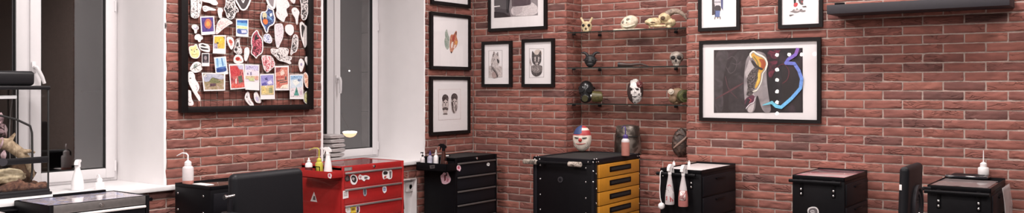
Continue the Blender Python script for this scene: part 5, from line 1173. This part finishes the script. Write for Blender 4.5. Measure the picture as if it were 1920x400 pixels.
wash_bottle('low clear bottle standing beside the white spray bottle on the sill', (-.12, -3.50, SILL_Z + .001), .026, .045, 0, GW, GW, spout=.04, tall=.2)

# ---------------------------------------------------------------- niche shelves
SZ = (1.973, 1.670, 1.362)
for i, (z, lb) in enumerate(zip(SZ, ('top glass shelf in the brick niche, under the bone skulls', 'middle glass shelf in the brick niche, under the goat head', 'lowest glass shelf in the brick niche, under the gas masks'))):
    t = thing('glass_shelf', lb, 'shelf', ((NX0 + NX1) / 2, .12, z - .008), 0, 'glass shelves in the niche')
    hw = (NX1 - NX0) / 2 - .006
    MB().box(-hw, hw, -.112, .122, 0, .008).build('shelf_panel', SHELFG, t)
    MB().box(-hw, hw, -.1135, -.1120, -.0005, .0085).build('front_edge', SHELFE, t)
    for x in (-.36, .36):
        m = MB(); m.box(x - .012, x + .012, .095, .121, -.022, -.001, .003); m.build('clip', BLACK2, t)
    for s in (-1, 1): MB().box(s * (hw - .012) - .012, s * (hw - .012) + .012, -.04, -.015, -.014, -.001, .002).build('clip', BLACK2, t)

def at(px, z, y):                            # niche point at depth y seen in pixel column px
    d = ray(px, 164); k = (y - CAM.y) / d.y; return (CAM.x + d.x * k, y, z + .0008)
FACE = .42                                   # local -Y turned to look out into the room
def fused(m, mats, name, t, sharp=50): return m.build(name, mats, t, sharp=sharp)
# horned small skull
t = thing('horned_skull', 'small cream skull with two short upright horns on the top shelf', 'skull', at(1100, SZ[0], .08), FACE, 'skulls and masks on the shelves')
m = MB(); m.ell((0, 0, .048), (.046, .05, .046), 28, 20, bumps(1, [((-.55, -.8, .15), -.22, .35), ((.55, -.8, .15), -.22, .35), ((0, -1, -.35), .22, .35), ((-.8, -.3, -.7), .12, .4), ((.8, -.3, -.7), .12, .4)])); m.box(-.026, .026, -.05, -.01, .0, .03, .008); m.build('cranium', BONE, t)
for s in (-1, 1):
    m = MB(); m.tube([(s * .026, 0, .082), (s * .038, 0, .102), (s * .05, 0, .125)], [.012, .0105, .009], 12); m.build('horn', BONE, t)
    MB().ell((s * .024, -.042, .056), (.013, .008, .012), 14, 10).build('eye_socket', DARK, t)
MB().prism([(-.008, -.062, .022), (.008, -.062, .022), (0, -.062, .042)], (0, .02, 0)).build('nose_hole', DARK, t)
# tilted skull on a flat base
t = thing('skull_ornament', 'white skull lying tilted on a flat white base, top shelf', 'skull', at(1180, SZ[0], .085), FACE, 'skulls and masks on the shelves')
m = MB(); nn = 26
m.prism([(.135 * math.cos(2 * PI * k / nn) * (1 + .06 * noise.noise(Vector((math.cos(2 * PI * k / nn) * 2, math.sin(2 * PI * k / nn) * 2, 0)))), .055 * math.sin(2 * PI * k / nn), 0) for k in range(nn)], (0, 0, .011)); m.build('base', BONEW, t)
Rk = Matrix.Rotation(-.5, 3, 'Y') @ Matrix.Rotation(-.35, 3, 'X')
m = MB(); m.ell((.0, 0, .062), (.075, .062, .058), 34, 24, bumps(1, [((-.65, -.75, .25), -.16, .26), ((.1, -1, .12), -.16, .26), ((-.25, -1, -.25), -.12, .2), ((.75, -.4, -.5), .12, .5), ((-.2, -.8, -.6), .10, .4)]), rot=Rk); sk = m.build('cranium', BONEW, t)
for d, s in (((-.62, -.78, .22), .017), ((.08, -1, .10), .017), ((-.28, -1, -.28), .010), ((-.1, -.7, .75), .008)):
    q = Rk @ Vector((Vector(d).normalized().x * .062, Vector(d).normalized().y * .052, Vector(d).normalized().z * .049)); MB().ell((q.x, q.y, q.z + .062), (s, .010, s * .8), 14, 10).build('eye_socket', mat('grey_hollow', (.20, .17, .14), .9), t)  # solid grey blobs: the shade of the hollows is put into their colour
m = MB(); m.tube([(-.05, -.052, .030), (-.02, -.06, .024), (.015, -.06, .03), (.05, -.05, .044)], [.006, .008, .008, .005], 10); m.build('tooth_row', BONEW, t)
# ram skull with a curved horn
t = thing('ram_skull', 'yellowed ram skull with one long curved grey horn on the top shelf', 'skull', at(1246, SZ[0], .10), FACE, 'skulls and masks on the shelves')
m = MB(); m.ell((-.085, -.02, .055), (.062, .036, .036), 26, 18, bumps(1, [((-1, -.3, 0), .25, .5), ((0, -1, .5), -.1, .3)])); m.ell((.0, -.01, .085), (.052, .042, .045), 26, 18, bumps(1, [((-.1, -1, .0), -.18, .3)])); m.ell((.045, -.01, .050), (.048, .036, .036), 22, 16, bumps(1, [((.3, -.9, .1), .2, .3), ((-.3, -.8, -.5), -.2, .3)])); m.ell((.035, -.015, .016), (.022, .02, .0165), 16, 12); m.tube([(-.11, -.035, .022), (-.06, -.045, .019), (.01, -.04, .022)], [.008, .012, .010], 12); m.tube([(-.12, -.03, .020), (-.118, -.03, .010), (-.115, -.03, .005)], [.008, .007, .004], 8); m.v = [v + Vector((1, 1, 1)) * .006 * noise.noise(v * 45) * min(1, v.z * 40) for v in m.v]; m.build('cranium', BONE, t, sharp=60)
MB().ell((-.012, -.048, .083), (.019, .010, .017), 18, 12).build('eye_socket', mat('brown_hollow', (.10, .06, .035), .9), t)  # solid brown blobs coloured like the shade inside the skull's openings
MB().ell((-.09, -.052, .050), (.022, .006, .006), 14, 10).build('nasal_hole', mat('brown_hollow', (.10, .06, .035), .9), t)
m = MB(); P = [(.02, .0, .115), (.06, -.01, .142), (.105, -.02, .142), (.145, -.035, .118), (.170, -.05, .085), (.178, -.055, .062)]
pts = []; rad = []
for i in range(len(P) - 1):
    for k in range(6):
        s = k / 6; pts.append(Vector(P[i]).lerp(Vector(P[i + 1]), s)); q = (i + s) / (len(P) - 1); rad.append((.030 * (1 - q) + .007 * q) * (1 + .05 * math.sin(i * 20 + k * 2.4)))
pts = [pts[max(0, i - 2)].lerp(pts[min(len(pts) - 1, i + 2)], .5) if 1 < i < len(pts) - 2 else pts[i] for i in range(len(pts))]
m.tube([tuple(p) for p in pts], rad, 14); m.build('horn', ramp_mat('ridged_grey_horn', [(.3, '5d4f45'), (.5, '8f7d6e'), (.7, 'b3a18f')], 30, 4, 1, .6), t, sharp=60)
# black goat head
t = thing('goat_head', 'matt black goat head figure with spread horns on the middle shelf', 'figurine', at(1107, SZ[1], .10), FACE, 'skulls and masks on the shelves')
BM = mat('matt_black_resin', (.010, .009, .010), .55)
m = MB(); m.ell((0, 0, .058), (.052, .045, .050), 26, 18, bumps(1, [((-.5, -.8, .2), -.15, .3), ((.5, -.8, .2), -.15, .3), ((0, -1, -.2), .15, .3)])); m.ell((0, -.012, .027), (.036, .036, .0265), 22, 14); m.build('head', BM, t, sharp=70)
for s in (-1, 1):
    m = MB(); m.tube([(s * .022, 0, .095), (s * .036, 0, .118), (s * .056, 0, .128), (s * .082, .002, .126)], [.015, .013, .010, .004], 12); m.build('horn', BM, t)
    MB().tube([(s * .045, -.005, .068), (s * .062, -.008, .060)], [.010, .003], 8).build('ear', BM, t)
    MB().ell((s * .026, -.038, .062), (.009, .007, .007), 12, 8).build('eye_socket', DARK, t)
# dark curved horn
t = thing('curved_horn', 'dark brown curved horn lying flat on the middle shelf', 'horn', at(1188, SZ[1], .12), .3, 'skulls and masks on the shelves')
m = MB(); P = [(-.125, 0, .020), (-.10, 0, .020), (-.06, 0, .017), (-.02, 0, .0165), (.03, 0, .022), (.07, 0, .022), (.10, 0, .013), (.125, 0, .005)]; m.tube(P, [.017, .02, .016, .014, .013, .010, .007, .003], 14); m.build('horn_body', mat('dark_brown_horn', (.045, .022, .018), .4), t, sharp=60)
m = MB(); m.tube([(-.132, 0, .020), (-.112, 0, .020)], [.0195, .0205], 14); m.build('horn_rim', mat('black_horn_band', (.018, .012, .012), .5), t)
# human skull
t = thing('human_skull', 'grey bone human skull with big sockets at the end of the middle shelf', 'skull', at(1268.5, SZ[1], .07), FACE - .05, 'skulls and masks on the shelves')
m = MB(); m.ell((0, .012, .070), (.056, .066, .047), 34, 26, bumps(1, [((-.42, -.9, -.05), -.15, .26), ((.42, -.9, -.05), -.15, .26), ((0, -.9, .35), .05, .4), ((-.75, -.6, -.25), .07, .25), ((.75, -.6, -.25), .07, .25)]))
m.ell((0, -.022, .036), (.037, .036, .036), 26, 18, bumps(1, [((-.85, -.5, .45), .22, .35), ((.85, -.5, .45), .22, .35), ((0, -1, .3), -.1, .2)])); m.build('cranium', BONEG, t, sharp=70)
for s in (-1, 1): MB().ell((s * .0235, -.0475, .064), (.0190, .014, .0165), 18, 12).build('eye_socket', DARK, t)
MB().prism([(-.009, -.066, .034), (.009, -.066, .034), (.004, -.066, .052), (-.004, -.066, .052)], (0, .02, 0)).build('nose_hole', DARK, t)
for k in range(7):
    a = -.75 + .25 * k; MB().box(-.0038 + .027 * math.sin(a), .0038 + .027 * math.sin(a), -.030 - .026 * math.cos(a), -.020 - .026 * math.cos(a), .0, .016, .002).build('tooth', BONEG, t)
# black gas mask
t = thing('gas_mask', 'black rubber gas mask with an olive filter can on the lowest shelf', 'gas mask', at(1099, SZ[2], .10), FACE, 'skulls and masks on the shelves')
BR = mat('glossy_black_rubber', (.012, .012, .013), .28)
m = MB(); m.ell((0, .01, .112), (.066, .065, .084), 32, 24, bumps(1, [((0, -.8, -.6), .12, .5), ((-.6, -.7, .1), -.06, .3), ((.6, -.7, .1), -.06, .3)])); m.ell((0, -.03, .045), (.05, .045, .044), 24, 18); m.build('face_piece', BR, t, sharp=70)
for s in (-1, 1):
    m = MB(); m.X = Matrix.Translation((s * .03, -.045, .118)) @ Matrix.Rotation(s * .45, 4, 'Z'); m.lathe([(.027, -.004), (.029, .008), (.024, .012)], n=26); 
    X = m.X; m.v = [X @ Vector((q.x, -q.z, q.y)) for q in [X.inverted() @ v for v in m.v]]; rg = m.build('eye_ring', BR, t)
    m = MB(); m.X = X; m.cyl((0, -.006, 0), (0, -.011, 0), .023, n=26); m.build('lens', mat('grey_lens', (.07, .068, .075), .12, coat=.5), rg)
m = MB(); m.cyl((0, -.068, .045), (0, -.088, .040), .026, n=24); m.build('valve', mat('olive_drab', (.055, .05, .02), .5), t)
m = MB(); m.tube([(.04, -.035, .058), (.055, -.03, .060)], [.02, .02], 20); m.build('valve_ring', ALU, t)
m = MB(); m.tube([(.055, -.03, .058), (.058, -.03, .058), (.062, -.03, .058), (.125, -.015, .056), (.129, -.014, .056), (.131, -.013, .056)], [.034, .045, .047, .047, .046, .040], 28); m.build('filter_can', ramp_mat('olive_paint', [(.3, '3f3a20'), (.6, '57502c'), (.8, '7d7648')], 30, 3, 1, .4), t)
for s in (-1, 1): m = MB(); m.tube([(s * .06, 0, .14), (s * .07, .04, .13), (s * .05, .075, .12)], .006, 8); m.build('strap', RUBBER, t)
# painted face mask
t = thing('face_mask', 'white and black scarred face mask with a dark red patch on the lowest shelf', 'mask', at(1191, SZ[2], .11), FACE - .1, 'skulls and masks on the shelves')
def mask_face(d):
    return 1 + .18 * math.exp(-((d - Vector((0, -1, -.05)).normalized()).length / .16) ** 2) - .10 * math.exp(-((d - Vector((-.4, -.9, .2)).normalized()).length / .2) ** 2) - .10 * math.exp(-((d - Vector((.4, -.9, .2)).normalized()).length / .2) ** 2) + .06 * math.exp(-((d - Vector((0, -.9, -.6)).normalized()).length / .25) ** 2) + .05 * noise.noise(d * 5)
WM = ramp_mat('cracked_white_mask', [(.3, '2a2322'), (.40, '7d7472'), (.46, 'd9d2ce'), (.8, 'e3dcd8')], 24, 3, 2)
m = MB(); m.ell((0, .0, .104), (.066, .052, .103), 34, 28, mask_face); 
m.m = [0 if -.026 < (sum((m.v[i].x + .15 * (m.v[i].z - .1) for i in f)) / 4) < .050 else 1 for f in m.f]
m.build('mask_shell', [WM, mat('dark_brown_side', (.035, .018, .016), .7)], t, sharp=70)
for s in (-1, 1): MB().ell((s * .024, -.045, .122), (.014, .010, .009), 14, 10).build('eye_hole', DARK, t)
m = MB(); m.tube([(-.018, -.053, .062), (0, -.056, .059), (.022, -.051, .063)], [.003, .004, .003], 8); m.build('mouth', DARK, t)
m = MB(); m.ell((.036, -.016, .160), (.030, .034, .034), 20, 14, lambda d: 1 + .25 * noise.noise(d * 5)); m.build('red_patch', ramp_mat('dark_red_patch', [(.35, '3a1a1c'), (.55, '7d3a3c'), (.7, 'b99a96')], 50, 3, 1.5), t, sharp=70)
# olive gas mask at the end
t = thing('gas_mask', 'tan and olive gas mask half hidden at the end of the lowest shelf', 'gas mask', at(1272, SZ[2], .09), FACE + .15, 'skulls and masks on the shelves')
m = MB(); m.ell((0, .02, .068), (.066, .055, .066), 30, 22, bumps(1, [((-.7, -.6, -.2), .1, .4)])); m.ell((-.045, -.015, .045), (.034, .034, .036), 22, 16); m.ell((-.02, 0, .014), (.03, .03, .014), 16, 10); m.build('face_piece', ramp_mat('tan_rubber', [(.3, '6a5540'), (.6, '8d7358'), (.8, 'a38a6c')], 14, 3, 1, .6), t, sharp=70)
m = MB(); m.tube([(-.062, -.045, .100), (-.066, -.058, .104)], [.024, .023], 22); m.tube([(-.064, -.05, .102), (-.069, -.066, .107)], [.014, .012], 18); m.build('valve_disc', mat('pale_disc', (.42, .36, .29), .5), t)
OLV = ramp_mat('olive_filter', [(.3, '34351c'), (.6, '4b4d28'), (.8, '6a6a40')], 20, 3, 1, .55)
m = MB(); c0 = Vector((.035, -.05, .068)); dr = Vector((.25, -1, .05)).normalized()
m.tube([c0 + dr * -.02, c0 + dr * .02, c0 + dr * .022], [.05, .05, .045], 30); fl = m.build('filter_can', OLV, t)
for r in (.038, .024, .011): m = MB(); m.tube([c0 + dr * .021, c0 + dr * .026], [r, r - .003], 24); m.build('filter_ring', OLV if r != .024 else mat('dark_olive', (.03, .032, .014), .6), fl)
# clown-like white mask on the orange cabinet, plain spotted and striped cap
t = thing('clown_mask', 'white grinning mask with red nose and blue and red cap on the cabinet', 'mask', (HZ(1097, 284, .967).x - .01, HZ(1097, 284, .967).y - .03, .967), .32)
m = MB(); m.ell((0, 0, .108), (.078, .07, .108), 44, 36, bumps(1, [((-.42, -.9, .05), -.09, .22), ((.42, -.9, .05), -.09, .22), ((-.6, -.75, -.25), .06, .3), ((.6, -.75, -.25), .06, .3), ((0, -.8, -.8), .05, .3)]))
def capmat():
    MATS['cap_blue'] = mat('cap_blue', (.035, .06, .16), .5); return MATS['cap_blue']
blu, rd, wh = capmat(), mat('cap_red', (.40, .045, .05), .5), mat('mask_white', (.72, .64, .55), .45, var=.05)
mi = []
for f in m.f:
    c = sum((m.v[i] for i in f), Vector()) / 4
    if c.z < .135 + .06 * max(0, -c.y * 0): mi.append(0)
    elif c.z < .147: mi.append(2)
    elif c.x < .005: mi.append(1)
    else: mi.append(2 if c.z > .195 or c.z < .178 else 0)
m.m = mi; m.build('mask_shell', [wh, blu, rd], t, sharp=70)
MB().ell((0, -.075, .098), (.015, .015, .016), 18, 12).build('nose', mat('nose_red', (.42, .03, .025), .35), t)
for s in (-1, 1):
    m = MB(); m.prism([(s * .014, -.079, .117), (s * .05, -.066, .121), (s * .053, -.062, .117), (s * .032, -.075, .111)], (0, .03, 0)); m.build('eye_hole', DARK, t)
m = MB(); m.tube([(-.040, -.058, .068), (-.02, -.0665, .064), (.01, -.0685, .065), (.042, -.058, .071)], [.002, .004, .0045, .002], 10); m.build('mouth', mat('lip_red', (.40, .09, .08), .5), t)
m = MB(); m.tube([(-.05, -.052, .085), (-.058, -.046, .06), (-.045, -.05, .04)], .003, 8); m.tube([(.052, -.052, .085), (.06, -.044, .06), (.046, -.05, .04)], .003, 8); m.build('cheek_crease', mat('grey_crease', (.36, .31, .27), .6), t)
# steel bucket helm
p = HZ(1178, 289, .94)
t = thing('great_helm', 'dull steel knight helmet with a flat top standing on the niche ledge', 'helmet', at(1177, NZ + .003, .11), FACE)
STE = ramp_mat('worn_steel', [(.3, '2a2521'), (.48, '4f4741'), (.6, '857c74')], 9, 5, 1.2, .38); STE.node_tree.nodes['Principled BSDF'].inputs['Metallic'].default_value = .6
m = MB(); m.lathe([(.118, 0), (.120, .004), (.116, .10), (.108, .17), (.100, .225), (.094, .238), (.03, .246), (.001, .247)], n=40, sx=.95, sy=1.0); m.build('helm_shell', STE, t)
m = MB(); m.box(-.007, .007, -.1235, -.095, .03, .20, .002); m.build('nose_ridge', STE, t)
for s in (-1, 1):
    m = MB(); a0 = -PI / 2 + s * .15
    vs = []; fs = []
    for i in range(9):
        a = a0 + s * i * .10; r = .1145
        for zc in (.148, .157): 
            for q in (0, .0025): vs.append((.95 * (r + q) * math.cos(a), (r + q) * math.sin(a), zc))
    for i in range(8):
        b = 4 * i; fs += [(b, b + 4, b + 5, b + 1), (b + 2, b + 6, b + 7, b + 3), (b + 1, b + 5, b + 7, b + 3), (b, b + 4, b + 6, b + 2)]
    m.add(vs, fs); m.build('eye_slit', DARK, t)
for k in range(16):
    a = 2 * PI * k / 16; MB().ell((.95 * .101 * math.cos(a), .101 * math.sin(a), .218), (.004, .004, .004), 8, 6).build('rivet', STE, t)
# pink bottle with violet pump
p = HZ(1171.5, 293.5, .967)
t = wash_bottle('bottle of pink liquid with a violet bent spout on the orange cabinet', (p.x - .035, p.y + .075, .966), .032, .135, 0, CLEARP, PURP, LIQ_RED, .78, .035, tall=1.6)
# carved oval
t = thing('carved_mask', 'dark carved oval wooden mask leaning at the end of the niche ledge', 'carving', at(1275, NZ + .003, .10), FACE)
CW = ramp_mat('dark_carved_wood', [(.3, '1f1613'), (.5, '3d2c25'), (.7, '6a5245')], 18, 4, 2, .5)
m = MB(); m.X = Matrix.Rotation(math.radians(-6), 4, 'X') @ Matrix.Rotation(math.radians(5), 4, 'Y')
m.ell((0, .0, .116), (.074, .036, .115), 40, 34, lambda d: 1 + .05 * math.sin(16 * (d.z + .8 * d.x)) * (1 if d.y < 0 else 0) + .04 * noise.noise(d * 4)); m.build('carved_body', CW, t, sharp=70)
m = MB(); X = Matrix.Rotation(math.radians(-6), 4, 'X') @ Matrix.Rotation(math.radians(5), 4, 'Y'); m.X = X
m.tube([(-.055, -.026, .065), (-.02, -.036, .10), (.02, -.038, .14), (.05, -.028, .18)], [.006, .010, .010, .005], 12); m.build('pale_ridge', mat('pale_wood', (.23, .15, .115), .5), t, sharp=70)
for zc in (.165, .085):
    m = MB(); m.X = X; m.tube([(-.045, -.028, zc), (-.02, -.036, zc + .02), (.01, -.037, zc + .012)], [.003, .006, .004], 10); m.build('carved_line', mat('mid_wood', (.10, .06, .045), .5), t)

# ---------------------------------------------------------------- floating shelf
a = HZ(1553, 25, 2.0); b = HZ(1895, 11, 2.0)
t = thing('floating_shelf', 'long charcoal floating shelf high on the brick wall', 'shelf', (3.835, -.13, 2.0))
MB().box(-.545, .545, -.118, .126, 0, .062, .003).build('shelf_board', GREYSH, t)
m = MB(); m.box(-.53, .53, .122, .128, .01, .052); m.build('wall_rail', BLACK2, t)
o = MB().box(-.02, .045, -.006, .006, 0, .012, .002); o = o.build('black_remote', BLACK); o.location = (3.36, -.235, 2.0624); tag(o, 'small black remote lying at the near end of the floating shelf', 'remote')

# ---------------------------------------------------------------- lamps: dressing mirror with bulbs across the room, ceiling panels
t = thing('bulb_mirror', 'dressing mirror framed with round bulbs across the room', 'mirror', (0, 0, 0))
def vb(px, py):
    d = ray(px, py); k = (7.49 - CAM.y) / d.y; return CAM + d * k
c0 = vb(1457, 103); c1b = vb(1456.5, 213)
mx0, mz0, mz1 = c0.x, c1b.z, c0.z
step = vb(1480, 103).x - mx0
mw = step * 4
t.location = (mx0 + mw / 2, -7.599, mz0 - .08)
BULB = mat('lit_bulb', (1, .93, .88), .4, emit=55.0)
MB().box(-mw / 2 - .07, mw / 2 + .07, 0, .03, 0, mz1 - mz0 + .16, .01).build('mirror_frame', GREYSH, t)
MB().box(-mw / 2 + .07, mw / 2 - .07, .0305, .034, .12, mz1 - mz0 - .02).build('mirror_glass', mat('mirror_silver', (.6, .6, .6), .03, 1.0, var=0), t)
zs = [vb(1457, y).z for y in (103, 131, 150, 172, 192, 213)]
for x, z in [(0, z) for z in zs] + [(mw, z) for z in zs] + [(step * k, zs[0]) for k in (1, 2, 3)]:
    m = MB(); m.ell((x - mw / 2, .065, z - mz0 + .08), (.028, .028, .028), 18, 12); bl = m.build('bulb', BULB, t)
    m = MB(); m.cyl((x - mw / 2, .03, z - mz0 + .08), (x - mw / 2, .045, z - mz0 + .08), .022, n=16); m.build('bulb_socket', CHROME, bl)

def panel(x, y, size, power, col=(1, .93, .912)):
    l = bpy.data.lights.new('ceiling_lamp', 'AREA'); l.shape = 'RECTANGLE'; l.size = size[0]; l.size_y = size[1]; l.energy = power; l.color = col
    o = bpy.data.objects.new('ceiling_lamp', l); COL.objects.link(o); o.location = (x, y, H_ROOM - .02)
for x, y, s, p in ((1.25, -3.3, (.6, .6), 72), (1.3, -.95, (.5, .3), 31), (2.6, -.95, (.5, .3), 31), (3.9, -.95, (.5, .3), 30), (5.2, -.95, (.5, .3), 28), (1.3, -5.6, (.6, .6), 106), (3.8, -3.8, (.6, .6), 85), (6.2, -4.2, (.6, .6), 80), (3.8, -6.6, (.6, .6), 60)):
    panel(x, y, s, p)

w = bpy.data.worlds.new('night'); SC.world = w; w.use_nodes = True
bg = w.node_tree.nodes['Background']; bg.inputs[0].default_value = (.03, .035, .05, 1); bg.inputs[1].default_value = .3

cam = bpy.data.cameras.new('camera'); co = bpy.data.objects.new('camera', cam); COL.objects.link(co)
cam.sensor_fit = 'HORIZONTAL'; cam.sensor_width = 36; cam.lens = 36 * F / 1920
cam.shift_y = -(200 - HY) / 1920
co.location = CAM; co.rotation_euler = (PI / 2, 0, math.atan2(-FWD.x, FWD.y))
cam.clip_start = .05; cam.clip_end = 100
SC.camera = co
SC.view_settings.view_transform = 'Standard'; SC.view_settings.look = 'None'; SC.view_settings.exposure = 0; SC.view_settings.gamma = 1
SC.view_settings.use_curve_mapping = False
SC.cycles.use_denoising = True
SC.cycles.max_bounces = 8; SC.cycles.transparent_max_bounces = 24
SC.cycles.sample_clamp_indirect = 4
